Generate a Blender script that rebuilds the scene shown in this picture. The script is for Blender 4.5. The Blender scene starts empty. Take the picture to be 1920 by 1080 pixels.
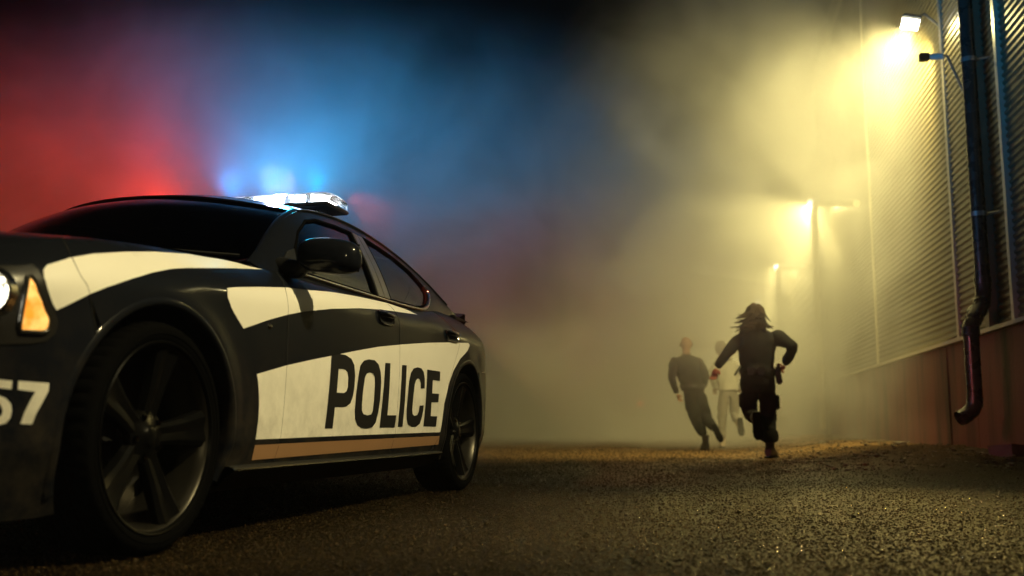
import bpy, bmesh, math, random, bisect
import numpy as np
from mathutils import Vector, Matrix, noise
from mathutils.geometry import delaunay_2d_cdt
R = math.radians
scene = bpy.context.scene
col = scene.collection
random.seed(5)

# ------------------------------------------------------------ camera
cam_d = bpy.data.cameras.new('camera'); cam = bpy.data.objects.new('camera', cam_d); col.objects.link(cam)
cam_d.sensor_width = 36; cam_d.lens = 35.12; cam_d.clip_end = 1000; cam_d.clip_start = 0.05
cam.location = (0, 0, 0.38); cam.rotation_euler = (R(90 + 7.8), 0, 0)
cam_d.dof.use_dof = True; cam_d.dof.focus_distance = 4.9; cam_d.dof.aperture_fstop = 2.0
scene.camera = cam

# ------------------------------------------------------------ night sky
world = bpy.data.worlds.new('World'); scene.world = world; world.use_nodes = True
nt = world.node_tree; bg = nt.nodes['Background']
sky = nt.nodes.new('ShaderNodeTexSky'); sky.sky_type = 'NISHITA'; sky.sun_disc = False
sky.sun_elevation = R(-6); sky.sun_rotation = R(200)
nt.links.new(sky.outputs[0], bg.inputs[0]); bg.inputs[1].default_value = 0.06

scene.view_settings.view_transform = 'Standard'; scene.view_settings.look = 'None'
scene.view_settings.exposure = 0.0; scene.view_settings.gamma = 1.0
cy = scene.cycles
cy.use_denoising = True
try: cy.denoiser = 'OPENIMAGEDENOISE'; cy.denoising_prefilter = 'ACCURATE'
except Exception: pass
cy.max_bounces = 5; cy.diffuse_bounces = 2; cy.glossy_bounces = 3; cy.transmission_bounces = 4
cy.transparent_max_bounces = 8; cy.volume_bounces = 1
cy.caustics_reflective = False; cy.caustics_refractive = False
cy.sample_clamp_indirect = 4.0
cy.volume_step_rate = 2.0; cy.volume_max_steps = 64

# ------------------------------------------------------------ place: car frame, wall line, lamp positions
CAR_A = math.atan(0.2565)
CAR_O = Vector((-1.035, 3.0, 0))
CD = Vector((math.sin(CAR_A), math.cos(CAR_A), 0)); CN = Vector((math.cos(CAR_A), -math.sin(CAR_A), 0))
CARM = Matrix(((CD.x, CN.x, 0, CAR_O.x), (CD.y, CN.y, 0, CAR_O.y), (0, 0, 1, 0), (0, 0, 0, 1)))
def carp(u, w, z): return CARM @ Vector((u, w, z))
WK = 0.178; W0 = 2.71
WANG = math.atan(WK)
WD = Vector((math.sin(WANG), math.cos(WANG), 0)); WN = Vector((-math.cos(WANG), math.sin(WANG), 0))   # along the wall, out of it
def wallp(Y, z=0.0, out=0.0): return Vector((W0 + WK*Y, Y, z)) + WN*out
LAMP_Y = [10.0, 18.6, 26.4, 34.2, 1.9, -14.0]
LAMP_Z = 4.56
YARD = 1500
LP = [3500, 1500, 2000, 2200, 1400, 500]
WASH = [120, 350, 900, 1100]
NEAR_C = (1.0, 0.84, 0.43)
LAMP_C = (1.0, 0.82, 0.30)
BAR_LIGHTS = [
 ('SPOT',(0.05,0.40,1.60),(0.6,-0.05,1.0),1350,(0.0,0.15,0.34),140,1.0),
 ('SPOT',(0.05,0.15,1.60),(0.6,0.05,1.0),1350,(0.0,0.15,0.34),140,1.0),
 ('SPOT',(0.05,-0.10,1.60),(0.6,0.2,1.0),1250,(0.0,0.13,0.38),140,1.0),
 ('POINT',(-0.05,0.25,1.605),(0.1,0.0,1.0),38,(0.55,0.58,1.0),178,0.3),
 ('SPOT',(-0.18,0.40,1.58),(-1,0.3,0.1),22,(0.02,0.40,0.7),150,0.6),
 ('SPOT',(0.15,-0.50,1.62),(0.25,-1.0,0.25),720,(1.0,0.04,0.004),150,1.0),
 ('SPOT',(0.0,-0.10,1.62),(0.5,-0.5,1.0),30,(0.40,0.03,0.40),150,1.0),
 ('SPOT',(0.0,0.62,1.56),(1.0,0.30,-0.30),420,(0.85,0.10,0.05),66,1.0),
 ('SPOT',(0.05,0.60,1.57),(0.1,1.0,-0.1),16,(0.08,0.22,0.9),70,0.7),
]
HAZE_D = 0.0008; HAZE_G = 0.3
SMOKES = [
 ('smoke_bank','tall pale smoke under the lamps behind the runners',(6.6,17.8,3.9),(7.1,10.2,7.2),0.62,0.55,0.38,0.60,0.3,0.0),
 ('low_smoke','low smoke lying over the yard behind the runners',(1.5,25,0.2),(10,11,3.8),0.38,0.45,0.34,0.60,0.3,3.0),
 ('smoke_plume','smoke hanging in the air above and behind the police car',(-2.7,9.2,1.9),(6.6,3.8,2.4),0.60,0.75,0.36,0.60,0.3,7.0),
 ('bar_glow_mist','thin mist added round the roof light bar to carry its bloom',(-1.3,5.35,1.70),(1.3,0.9,0.6),0.045,1.4,0.30,0.62,0.3,11.0),  # added mist that imitates bloom round the light bar
]

# ------------------------------------------------------------ helpers
def mat(name, base=(0.5,0.5,0.5), rough=0.5, metal=0.0, coat=0.0, spec=0.5, noise_s=None, var=0.0, bump=0.0, rvar=0.0, detail=4):
    m = bpy.data.materials.new(name); m.use_nodes = True
    n = m.node_tree; b = n.nodes['Principled BSDF']
    b.inputs['Base Color'].default_value = (*base, 1); b.inputs['Roughness'].default_value = rough
    b.inputs['Metallic'].default_value = metal; b.inputs['Coat Weight'].default_value = coat
    b.inputs['Coat Roughness'].default_value = 0.04; b.inputs['Specular IOR Level'].default_value = spec
    if noise_s:
        tc = n.nodes.new('ShaderNodeTexCoord'); nz = n.nodes.new('ShaderNodeTexNoise')
        nz.inputs['Scale'].default_value = noise_s; nz.inputs['Detail'].default_value = detail
        n.links.new(tc.outputs['Object'], nz.inputs['Vector'])
        if var:
            mx = n.nodes.new('ShaderNodeMix'); mx.data_type = 'RGBA'
            mx.inputs['A'].default_value = (*[c*(1-var) for c in base], 1); mx.inputs['B'].default_value = (*[min(1, c*(1+var)) for c in base], 1)
            n.links.new(nz.outputs['Fac'], mx.inputs['Factor']); n.links.new(mx.outputs['Result'], b.inputs['Base Color'])
        if rvar:
            mr = n.nodes.new('ShaderNodeMapRange'); mr.inputs[1].default_value = 0.3; mr.inputs[2].default_value = 0.7
            mr.inputs[3].default_value = max(0, rough-rvar); mr.inputs[4].default_value = min(1, rough+rvar)
            n.links.new(nz.outputs['Fac'], mr.inputs[0]); n.links.new(mr.outputs[0], b.inputs['Roughness'])
        if bump:
            bp = n.nodes.new('ShaderNodeBump'); bp.inputs['Strength'].default_value = 0.6; bp.inputs['Distance'].default_value = bump
            n.links.new(nz.outputs['Fac'], bp.inputs['Height']); n.links.new(bp.outputs[0], b.inputs['Normal'])
    return m
def emit(name, color, strength, grad=None):
    m = bpy.data.materials.new(name); m.use_nodes = True; n = m.node_tree
    b = n.nodes['Principled BSDF']; b.inputs['Base Color'].default_value = (*[c*0.5 for c in color], 1)
    b.inputs['Roughness'].default_value = 0.15
    b.inputs['Emission Color'].default_value = (*color, 1); b.inputs['Emission Strength'].default_value = strength
    return m
def mesh(name, verts, faces, m=None, parent=None, smooth=True, mirror_of=False):
    me = bpy.data.meshes.new(name); me.from_pydata([tuple(v) for v in verts], [], faces)
    me.validate()
    if m is not None:
        for mm in (m if isinstance(m, (list, tuple)) else [m]): me.materials.append(mm)
    if smooth: me.polygons.foreach_set('use_smooth', [True]*len(me.polygons))
    me.update()
    o = bpy.data.objects.new(name, me); col.objects.link(o)
    if parent: o.parent = parent
    return o
def empty(name, loc=(0,0,0), rz=0.0):
    o = bpy.data.objects.new(name, None); col.objects.link(o); o.location = loc; o.rotation_euler = (0,0,rz); o.empty_display_size = 0.1
    return o
def tag(o, label=None, cat=None, group=None, kind=None):
    for k, v in (('label', label), ('category', cat), ('group', group), ('kind', kind)):
        if v: o[k] = v
    return o
class MB:
    def __init__(s): s.v = []; s.f = []
    def add(s, v, f):
        b = len(s.v); s.v += [tuple(p) for p in v]; s.f += [tuple(i+b for i in q) for q in f]; return s
    def box(s, c, d, M=None, bev=0.0):
        bm = bmesh.new(); bmesh.ops.create_cube(bm, size=1.0)
        for v in bm.verts: v.co = Vector((v.co.x*d[0], v.co.y*d[1], v.co.z*d[2]))
        if bev: bmesh.ops.bevel(bm, geom=bm.edges[:], offset=bev, segments=2, affect='EDGES')
        for v in bm.verts: v.co = (M @ v.co if M else v.co) + Vector(c)
        bm.verts.index_update()
        s.add([v.co.copy() for v in bm.verts], [[v.index for v in f.verts] for f in bm.faces]); bm.free(); return s
    def tube(s, pts, r, n=10, cap=True, close=False):
        pts = [Vector(p) for p in pts]; rs = r if isinstance(r, (list, tuple)) else [r]*len(pts)
        ring = []; up = None
        for i, p in enumerate(pts):
            if close: t = (pts[(i+1) % len(pts)] - pts[i-1])
            else: t = (pts[min(i+1, len(pts)-1)] - pts[max(i-1, 0)])
            t.normalize()
            if up is None:
                up = Vector((0,0,1)) if abs(t.z) < 0.9 else Vector((1,0,0))
            a = t.cross(up).normalized(); up = a.cross(t).normalized()
            ring.append([p + (a*math.cos(2*math.pi*k/n) + up*math.sin(2*math.pi*k/n))*rs[i] for k in range(n)])
        v = [q for rr in ring for q in rr]; f = []
        m = len(pts)
        for i in range(m if close else m-1):
            j = (i+1) % m
            for k in range(n): f.append((i*n+k, i*n+(k+1)%n, j*n+(k+1)%n, j*n+k))
        if cap and not close: f.append(tuple(range(n))[::-1]); f.append(tuple((m-1)*n+k for k in range(n)))
        return s.add(v, f)
    def lathe(s, prof, n=48, M=None, close=False, mod=None):
        """prof: (r, h) rows round the local z axis"""
        v = []; f = []
        for (r, h) in prof:
            for k in range(n):
                a = 2*math.pi*k/n; rr = r + (mod(r, h, k, n) if mod else 0)
                p = Vector((rr*math.cos(a), rr*math.sin(a), h)); v.append(M @ p if M else p)
        for i in range(len(prof)-1 + (1 if close else 0)):
            j = (i+1) % len(prof)
            for k in range(n): f.append((i*n+k, i*n+(k+1)%n, j*n+(k+1)%n, j*n+k))
        return s.add(v, f)
    def build(s, name, m=None, parent=None, smooth=True):
        o = mesh(name, s.v, s.f, m, parent, smooth)
        if smooth:
            try: o.data.set_sharp_from_angle(angle=R(38))
            except Exception: pass
        return o
def inpoly(P, loop):
    x, y = P[:,0], P[:,1]; c = np.zeros(len(P), bool); n = len(loop)
    for i in range(n):
        x0, y0 = loop[i]; x1, y1 = loop[(i+1) % n]
        if y0 == y1: continue
        c ^= ((y0 > y) != (y1 > y)) & (x < (x1-x0)*(y-y0)/(y1-y0) + x0)
    return c
def dense(loop, step):
    out = []
    n = len(loop)
    for i in range(n):
        a, b = loop[i], loop[(i+1) % n]; d = math.hypot(b[0]-a[0], b[1]-a[1]); k = max(1, int(math.ceil(d/step)))
        for j in range(k): out.append((a[0]+(b[0]-a[0])*j/k, a[1]+(b[1]-a[1])*j/k))
    return out
def edgedist(P, loop):
    d = np.full(len(P), 1e9)
    L = np.array(loop)
    for i in range(len(L)):
        a = L[i]; b = L[(i+1) % len(L)]; ab = b-a; l2 = (ab@ab) or 1e-12
        t = np.clip(((P-a)@ab)/l2, 0, 1); q = a + t[:,None]*ab
        d = np.minimum(d, np.hypot(P[:,0]-q[:,0], P[:,1]-q[:,1]))
    return d
def patch_geo(outline, holes, surf, step, off=0.0, flange=0.0, thick=0.0):
    outer = dense(outline, step); hl = [dense(h, step) for h in holes]
    L = np.array(outer); lo, hi = L.min(0), L.max(0)
    gx = np.arange(lo[0]+step*0.5, hi[0], step); gy = np.arange(lo[1]+step*0.5, hi[1], step)
    P = np.array([(x, y) for x in gx for y in gy]) if len(gx) and len(gy) else np.zeros((0,2))
    if len(P):
        k = inpoly(P, outer) & (edgedist(P, outer) > step*0.45)
        for h in hl: k &= ~inpoly(P, h) & (edgedist(P, h) > step*0.45)
        P = P[k]
    vs = [Vector(p) for p in outer]; es = [(i, (i+1) % len(outer)) for i in range(len(outer))]
    for h in hl:
        b = len(vs); vs += [Vector(p) for p in h]; es += [(b+i, b+(i+1) % len(h)) for i in range(len(h))]
    vs += [Vector(p) for p in P]
    V, E_, F_, *_ = delaunay_2d_cdt(vs, es, [], 0, 1e-6)
    if not F_: return [], []
    C = np.array([[sum(V[i][0] for i in f)/3, sum(V[i][1] for i in f)/3] for f in F_])
    k = inpoly(C, outer)
    for h in hl: k &= ~inpoly(C, h)
    F = [list(f) for f, kk in zip(F_, k) if kk]
    used = sorted({i for f in F for i in f}); mp = {i: j for j, i in enumerate(used)}
    F = [[mp[i] for i in f] for f in F]
    Q = [V[i] for i in used]
    X = [Vector(surf(q[0], q[1], off)) for q in Q]
    if flange:
        ec = {}
        for f in F:
            for a, b in ((f[0],f[1]),(f[1],f[2]),(f[2],f[0])): ec[(a,b)] = 1
        bd = [(a,b) for (a,b) in ec if (b,a) not in ec]
        inn = {}
        for a, b in bd:
            for i in (a, b):
                if i not in inn:
                    inn[i] = len(X) + len(inn)
        X += [Vector(surf(Q[i][0], Q[i][1], off-flange)) for i in inn]
        for a, b in bd: F.append([b, a, inn[a], inn[b]])
    return X, F
def orient(X, F, outward):
    """flip so that the first faces look along outward"""
    s = 0.0
    for f in F[:60]:
        n = (X[f[1]]-X[f[0]]).cross(X[f[2]]-X[f[0]]); s += n.dot(outward)
    return F if s > 0 else [f[::-1] for f in F]

# ------------------------------------------------------------ shape of the car body
def lerp_tab(tab, x):
    # smooth (monotone-ish) interpolation through (x, y...) rows
    xs = [r[0] for r in tab]
    if x <= xs[0]: return tab[0][1:] if len(tab[0]) > 2 else tab[0][1]
    if x >= xs[-1]: return tab[-1][1:] if len(tab[0]) > 2 else tab[-1][1]
    i = bisect.bisect_right(xs, x) - 1
    i = min(i, len(xs) - 2)
    h = xs[i+1] - xs[i]; f = (x - xs[i]) / h
    out = []
    for k in range(1, len(tab[0])):
        y0, y1 = tab[i][k], tab[i+1][k]
        m0 = (y1 - tab[i-1][k]) / (xs[i+1] - xs[i-1]) if i > 0 else (y1 - y0) / h
        m1 = (tab[i+2][k] - y0) / (xs[i+2] - xs[i]) if i + 2 < len(tab) else (y1 - y0) / h
        f2, f3 = f*f, f*f*f
        out.append((2*f3-3*f2+1)*y0 + (f3-2*f2+f)*h*m0 + (-2*f3+3*f2)*y1 + (f3-f2)*h*m1)
    return tuple(out) if len(out) > 1 else out[0]
def sstep(a, b, x):
    f = min(1, max(0, (x - a) / (b - a))); return f*f*(3-2*f)
# plan outline of the body (u back along the car, w outwards), centre line at WC
WC = -0.945
_pl = [(-0.985,-0.945),(-0.975,-0.70),(-0.925,-0.45),(-0.82,-0.26),(-0.66,-0.13),(-0.45,-0.055),(-0.2,-0.015),(0.15,0.0),(0.8,0.0),(1.6,0.008),(2.4,0.012),(3.0,0.015),(3.35,-0.005),(3.65,-0.05),(3.87,-0.125),(4.0,-0.24),(4.07,-0.45),(4.09,-0.70),(4.095,-0.945)]
_s = [0.0]
for a, b in zip(_pl, _pl[1:]): _s.append(_s[-1] + math.hypot(b[0]-a[0], b[1]-a[1]))
PLAN = [(s, p[0], p[1]) for s, p in zip(_s, _pl)]
TMAX = _s[-1]
U2T = [(p[0], s) for s, p in zip(_s, _pl)]
def t_of_u(u):
    lo, hi = 0.0, TMAX
    for _ in range(30):
        m = (lo+hi)/2
        if lerp_tab(PLAN, m)[0] < u: lo = m
        else: hi = m
    return (lo+hi)/2
ZT = [(-0.99,0.73),(-0.85,0.765),(-0.66,0.825),(-0.45,0.875),(-0.25,0.905),(0.0,0.93),(0.3,0.948),(0.6,0.962),(0.85,0.970),(1.5,0.975),(2.3,0.985),(2.6,1.01),(3.0,1.05),(3.5,1.065),(4.0,1.065),(4.1,1.06)]
AR = 0.395
WHEELS = [(0.0, 0.345), (3.05, 0.345)]
def inset(u, z, zt):
    d = max(0.0, zt - z)
    amp = 0.095 if u < 0.6 else 0.095 - 0.03*sstep(0.6, 1.0, u)
    if u > 2.4: amp = 0.065 + 0.10*sstep(2.4, 3.3, u)
    rd = 0.16 if u < 0.7 else 0.16 - 0.05*sstep(0.7, 1.1, u)
    if u > 2.4: rd = 0.11 + 0.10*sstep(2.4, 3.0, u)
    o = -amp * max(0.0, 1 - d/rd)**2.1
    o -= 0.018*((z-0.60)/0.35)**2
    if z < 0.32: o -= 0.22*(0.32-z)
    for wu, wz in WHEELS:
        r = math.hypot(u-wu, z-wz)
        k = math.exp(-((r-0.41)/0.055)**2) if r > 0.41 else 1.0
        o += 0.008*k*sstep(0.12, 0.3, z)
    o += 0.020*sstep(2.35, 2.95, u)*math.exp(-((z-0.86)/0.12)**2)*(1-sstep(3.3,3.9,u))
    return o
def S(t, z, off=0.0):
    u, w = lerp_tab(PLAN, t)
    e = 0.004
    a = lerp_tab(PLAN, max(0, t-e)); b = lerp_tab(PLAN, min(TMAX, t+e))
    tx, ty = b[0]-a[0], b[1]-a[1]; l = math.hypot(tx, ty) or 1
    nu, nw = -ty/l, tx/l
    zt = lerp_tab(ZT, u)
    o = inset(u, z, zt) + off
    return (u + nu*o, w + nw*o, z)
def Su(u, z, off=0.0):
    return S(t_of_u(u), z, off)
# roof rail (near side): u, w, z
RAIL = [(0.72,-0.150,0.985),(0.95,-0.200,1.125),(1.18,-0.245,1.255),(1.40,-0.280,1.338),(1.7,-0.305,1.382),(2.0,-0.312,1.394),(2.3,-0.308,1.380),(2.7,-0.290,1.325),(3.05,-0.262,1.240),(3.4,-0.235,1.135),(3.62,-0.22,1.075)]
def rail(u): return lerp_tab(RAIL, u)
def G(u, z, off=0.0):
    """side of the cabin: ruled from the belt to the roof rail, slightly bulged"""
    zb = lerp_tab(ZT, u); wb = Su(u, zb)[1]
    wr, zr = rail(u)
    v = (z - zb) / max(0.03, zr - zb)
    w = wb + (wr - wb)*v + 0.02*4*v*(1-v)*sstep(0.0,0.3,zr-zb)
    return (u, w + off, z)
DEC = {
 'fender_stripe': [(1.1494, 0.7967), (1.2326, 0.8288), (1.3267, 0.8555), (1.4735, 0.8853), (1.6381, 0.9131), (1.8426, 0.9409), (2.078, 0.9598), (2.1776, 0.9641), (2.2889, 0.9647), (2.3492, 0.9655), (2.1091, 0.9321), (2.0043, 0.9163), (1.7504, 0.8774), (1.6502, 0.859), (1.543, 0.8316), (1.4332, 0.7964), (1.3311, 0.7587), (1.2686, 0.7312), (1.2112, 0.7005), (1.1653, 0.6768), (1.1538, 0.692), (1.1393, 0.7231), (1.1302, 0.7599), (1.1334, 0.7807)],
 'upper_stripe': [(1.9464, 0.8374), (2.0046, 0.848), (2.2039, 0.876), (2.4134, 0.9022), (2.5793, 0.9142), (2.8383, 0.9396), (3.1751, 0.9614), (3.5601, 0.9789), (3.7882, 0.9721), (3.909, 0.9566), (3.5565, 0.9346), (3.2937, 0.9155), (3.0618, 0.8942), (2.7634, 0.8582), (2.5132, 0.8196), (2.372, 0.792), (2.2309, 0.7594), (2.1088, 0.7262), (2.0404, 0.7085), (1.9983, 0.7393), (1.9597, 0.7716), (1.9375, 0.8052)],
 'door_panel': [(2.1435, 0.5571), (2.3569, 0.5988), (2.5502, 0.6308), (2.7552, 0.6621), (2.9648, 0.6949), (3.2484, 0.7358), (3.5284, 0.7675), (3.9515, 0.8108), (4.3117, 0.8399), (4.622, 0.8614), (4.6441, 0.8501), (4.5975, 0.8166), (4.4591, 0.7582), (4.3486, 0.6849), (4.2702, 0.6062), (4.2021, 0.4935), (4.1789, 0.3839), (4.1677, 0.3405), (2.9691, 0.3346), (2.1697, 0.3287), (2.1746, 0.3943), (2.1727, 0.4413), (2.1666, 0.4825), (2.1548, 0.5293)],
 'low_stripe': [(2.1733, 0.3094), (2.9765, 0.3145), (4.1621, 0.3207), (4.1826, 0.2734), (3.0144, 0.2637), (2.1838, 0.2564)],
 'P': [(2.752, 0.6619), (2.8282, 0.674), (2.8869, 0.6744), (2.9473, 0.6625), (2.9795, 0.6355), (2.9902, 0.5924), (2.9852, 0.5415), (2.9748, 0.5051), (2.9528, 0.4722), (2.9119, 0.4572), (2.8786, 0.4545), (2.7998, 0.4532), (2.7927, 0.3658), (2.7203, 0.3661)],
 'Pi': [(2.8201, 0.6124), (2.8632, 0.614), (2.8884, 0.6118), (2.9111, 0.6016), (2.921, 0.5785), (2.9192, 0.5391), (2.9038, 0.5207), (2.8793, 0.5129), (2.8099, 0.5129)],
 'O': [(3.0292, 0.6016), (3.046, 0.6393), (3.0824, 0.6622), (3.1389, 0.6717), (3.2069, 0.6714), (3.2528, 0.6549), (3.2777, 0.6215), (3.286, 0.5755), (3.281, 0.4982), (3.2656, 0.4366), (3.244, 0.3908), (3.209, 0.3697), (3.1527, 0.3639), (3.087, 0.3663), (3.0389, 0.3795), (3.0127, 0.4047), (3.003, 0.4407), (3.0066, 0.5059), (3.0177, 0.5572)],
 'Oi': [(3.0978, 0.5901), (3.1155, 0.6072), (3.1494, 0.6135), (3.1884, 0.6109), (3.2086, 0.5952), (3.2146, 0.5649), (3.2085, 0.4889), (3.2013, 0.4434), (3.1845, 0.4266), (3.1415, 0.4218), (3.0976, 0.4273), (3.0785, 0.4418), (3.074, 0.4711), (3.0802, 0.5301)],
 'L': [(3.3347, 0.6675), (3.3982, 0.6689), (3.3806, 0.4247), (3.4948, 0.425), (3.4842, 0.3675), (3.2946, 0.368)],
 'I': [(3.5533, 0.6698), (3.6158, 0.6717), (3.5886, 0.3713), (3.5255, 0.3706)],
 'C': [(3.8843, 0.5669), (3.8822, 0.6172), (3.8664, 0.6512), (3.8305, 0.6685), (3.7729, 0.6713), (3.7161, 0.6622), (3.675, 0.6374), (3.6523, 0.5946), (3.6401, 0.5319), (3.6305, 0.4574), (3.6389, 0.4082), (3.6626, 0.382), (3.7179, 0.3703), (3.7788, 0.3701), (3.8327, 0.3854), (3.8566, 0.4179), (3.8711, 0.4524), (3.877, 0.4801), (3.8142, 0.4772), (3.8062, 0.4473), (3.7841, 0.4292), (3.7428, 0.4255), (3.7173, 0.4337), (3.7091, 0.4545), (3.7172, 0.5258), (3.7325, 0.581), (3.7484, 0.6044), (3.7803, 0.6144), (3.8056, 0.6096), (3.8214, 0.5931), (3.8227, 0.5647)],
 'E': [(3.9213, 0.6672), (4.1286, 0.6672), (4.1238, 0.616), (4.0092, 0.6166), (4.002, 0.5452), (4.1134, 0.5459), (4.1067, 0.5006), (3.9959, 0.4982), (3.9933, 0.4259), (4.0986, 0.425), (4.0876, 0.3713), (3.8912, 0.3717)],
 'seven': [(1.0716, 0.4892), (1.1558, 0.4866), (1.1552, 0.4665), (1.1387, 0.4318), (1.1264, 0.4069), (1.1181, 0.3807), (1.0873, 0.3823), (1.0946, 0.4094), (1.1062, 0.4368), (1.1192, 0.4634), (1.0719, 0.4675)],
 'five': [(0.9864, 0.4935), (1.0557, 0.4886), (1.0547, 0.468), (1.0063, 0.4709), (1.006, 0.4507), (1.0231, 0.4522), (1.043, 0.4452), (1.0572, 0.4316), (1.0618, 0.4145), (1.0596, 0.3972), (1.0493, 0.3844), (1.0279, 0.378), (1.0032, 0.3822), (0.9893, 0.3953), (0.9856, 0.411), (1.0082, 0.4112), (1.013, 0.4007), (1.0259, 0.3971), (1.0361, 0.4035), (1.0376, 0.4163), (1.0307, 0.429), (1.0194, 0.4341), (1.0081, 0.4286), (0.9847, 0.4319)],
 'amber': [(1.0825, 0.7581), (1.0909, 0.7578), (1.0989, 0.746), (1.1102, 0.7178), (1.1219, 0.6928), (1.1357, 0.6678), (1.1445, 0.6492), (1.1441, 0.6311), (1.137, 0.6194), (1.122, 0.6141), (1.0635, 0.6121), (1.0598, 0.6253), (1.0604, 0.6375), (1.066, 0.6868), (1.0725, 0.7246)],
 'bezel': [(1.0704, 0.784), (1.1085, 0.7935), (1.1182, 0.7801), (1.1263, 0.7522), (1.143, 0.7076), (1.1699, 0.6515), (1.1693, 0.6304), (1.1607, 0.6116), (1.1386, 0.5933), (1.1016, 0.5852), (1.018, 0.5768), (0.9417, 0.5745), (0.8826, 0.5813), (0.8684, 0.6261), (0.8821, 0.7048), (0.9155, 0.7563), (0.9822, 0.7747)],
}
# ------------------------------------------------------------ materials
M = {}
def ground_mat():
    m = bpy.data.materials.new('wet_gritty_asphalt'); m.use_nodes = True; n = m.node_tree; b = n.nodes['Principled BSDF']
    geo = n.nodes.new('ShaderNodeNewGeometry')
    v1 = n.nodes.new('ShaderNodeTexVoronoi'); v1.inputs['Scale'].default_value = 105; v1.inputs['Randomness'].default_value = 1
    v2 = n.nodes.new('ShaderNodeTexVoronoi'); v2.inputs['Scale'].default_value = 42
    n1 = n.nodes.new('ShaderNodeTexNoise'); n1.inputs['Scale'].default_value = 0.9; n1.inputs['Detail'].default_value = 5
    n2 = n.nodes.new('ShaderNodeTexNoise'); n2.inputs['Scale'].default_value = 9; n2.inputs['Detail'].default_value = 6
    for t in (v1, v2, n1, n2): n.links.new(geo.outputs['Position'], t.inputs['Vector'])
    cr = n.nodes.new('ShaderNodeValToRGB')
    cr.color_ramp.elements[0].position = 0.3; cr.color_ramp.elements[0].color = (0.004, 0.003, 0.002, 1)
    cr.color_ramp.elements[1].position = 0.75; cr.color_ramp.elements[1].color = (0.013, 0.0085, 0.004, 1)
    n.links.new(n2.outputs['Fac'], cr.inputs[0])
    # far lit strip of ground put into the base colour as paler brown
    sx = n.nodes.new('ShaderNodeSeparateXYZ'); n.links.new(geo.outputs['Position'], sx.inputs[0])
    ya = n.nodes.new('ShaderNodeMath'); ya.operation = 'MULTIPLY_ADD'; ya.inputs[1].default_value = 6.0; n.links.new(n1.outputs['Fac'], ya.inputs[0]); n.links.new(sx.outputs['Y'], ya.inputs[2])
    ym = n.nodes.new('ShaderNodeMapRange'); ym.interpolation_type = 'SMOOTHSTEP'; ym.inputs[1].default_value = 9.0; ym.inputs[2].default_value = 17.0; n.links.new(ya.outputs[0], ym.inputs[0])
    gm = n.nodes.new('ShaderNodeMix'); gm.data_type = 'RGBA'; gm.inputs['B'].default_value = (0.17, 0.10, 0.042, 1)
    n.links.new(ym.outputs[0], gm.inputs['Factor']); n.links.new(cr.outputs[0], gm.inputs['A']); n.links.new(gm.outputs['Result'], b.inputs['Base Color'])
    mr = n.nodes.new('ShaderNodeMapRange'); mr.inputs[1].default_value = 0.35; mr.inputs[2].default_value = 0.65
    mr.inputs[3].default_value = 0.30; mr.inputs[4].default_value = 0.60; b.inputs['Specular IOR Level'].default_value = 0.14
    # damp film: broad patch of the yard left wet, broken up by noise
    dm = n.nodes.new('ShaderNodeVectorMath'); dm.operation = 'MULTIPLY_ADD'; dm.inputs[1].default_value = (0.40, 0.16, 0); dm.inputs[2].default_value = (-0.50, -0.85, 0)
    n.links.new(geo.outputs['Position'], dm.inputs[0])
    dl = n.nodes.new('ShaderNodeVectorMath'); dl.operation = 'LENGTH'; n.links.new(dm.outputs[0], dl.inputs[0])
    da = n.nodes.new('ShaderNodeMath'); da.operation = 'MULTIPLY_ADD'; da.inputs[1].default_value = -1.1; n.links.new(n1.outputs['Fac'], da.inputs[0]); n.links.new(dl.outputs['Value'], da.inputs[2])
    wet = n.nodes.new('ShaderNodeMapRange'); wet.interpolation_type = 'SMOOTHSTEP'; wet.inputs[1].default_value = 0.45; wet.inputs[2].default_value = -0.20; wet.inputs[3].default_value = 0; wet.inputs[4].default_value = 1
    n.links.new(da.outputs[0], wet.inputs[0])
    mr.inputs[1].default_value = 0; mr.inputs[2].default_value = 1; mr.inputs[3].default_value = 0.62; mr.inputs[4].default_value = 0.45
    n.links.new(wet.outputs[0], mr.inputs[0]); n.links.new(mr.outputs[0], b.inputs['Roughness'])
    ms = n.nodes.new('ShaderNodeMapRange'); ms.inputs[3].default_value = 0.10; ms.inputs[3].default_value = 0.03; ms.inputs[4].default_value = 0.05
    n.links.new(wet.outputs[0], ms.inputs[0])
    # single wet grains that catch the light: a few cells are smooth, the rest are dull
    v3 = n.nodes.new('ShaderNodeTexVoronoi'); v3.inputs['Scale'].default_value = 120; n.links.new(geo.outputs['Position'], v3.inputs['Vector'])
    sc_ = n.nodes.new('ShaderNodeSeparateColor'); n.links.new(v3.outputs['Color'], sc_.inputs[0])
    th = n.nodes.new('ShaderNodeMapRange'); th.inputs[3].default_value = 0.90; th.inputs[4].default_value = 0.78; n.links.new(wet.outputs[0], th.inputs[0])
    gt = n.nodes.new('ShaderNodeMath'); gt.operation = 'GREATER_THAN'; n.links.new(sc_.outputs[0], gt.inputs[0]); n.links.new(th.outputs[0], gt.inputs[1])
    m1 = n.nodes.new('ShaderNodeMix'); m1.inputs['B'].default_value = 1.0; n.links.new(gt.outputs[0], m1.inputs['Factor']); n.links.new(ms.outputs[0], m1.inputs['A']); n.links.new(m1.outputs['Result'], b.inputs['Specular IOR Level'])
    m2 = n.nodes.new('ShaderNodeMix'); m2.inputs['B'].default_value = 0.10; n.links.new(gt.outputs[0], m2.inputs['Factor']); n.links.new(mr.outputs[0], m2.inputs['A']); n.links.new(m2.outputs['Result'], b.inputs['Roughness'])
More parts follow.
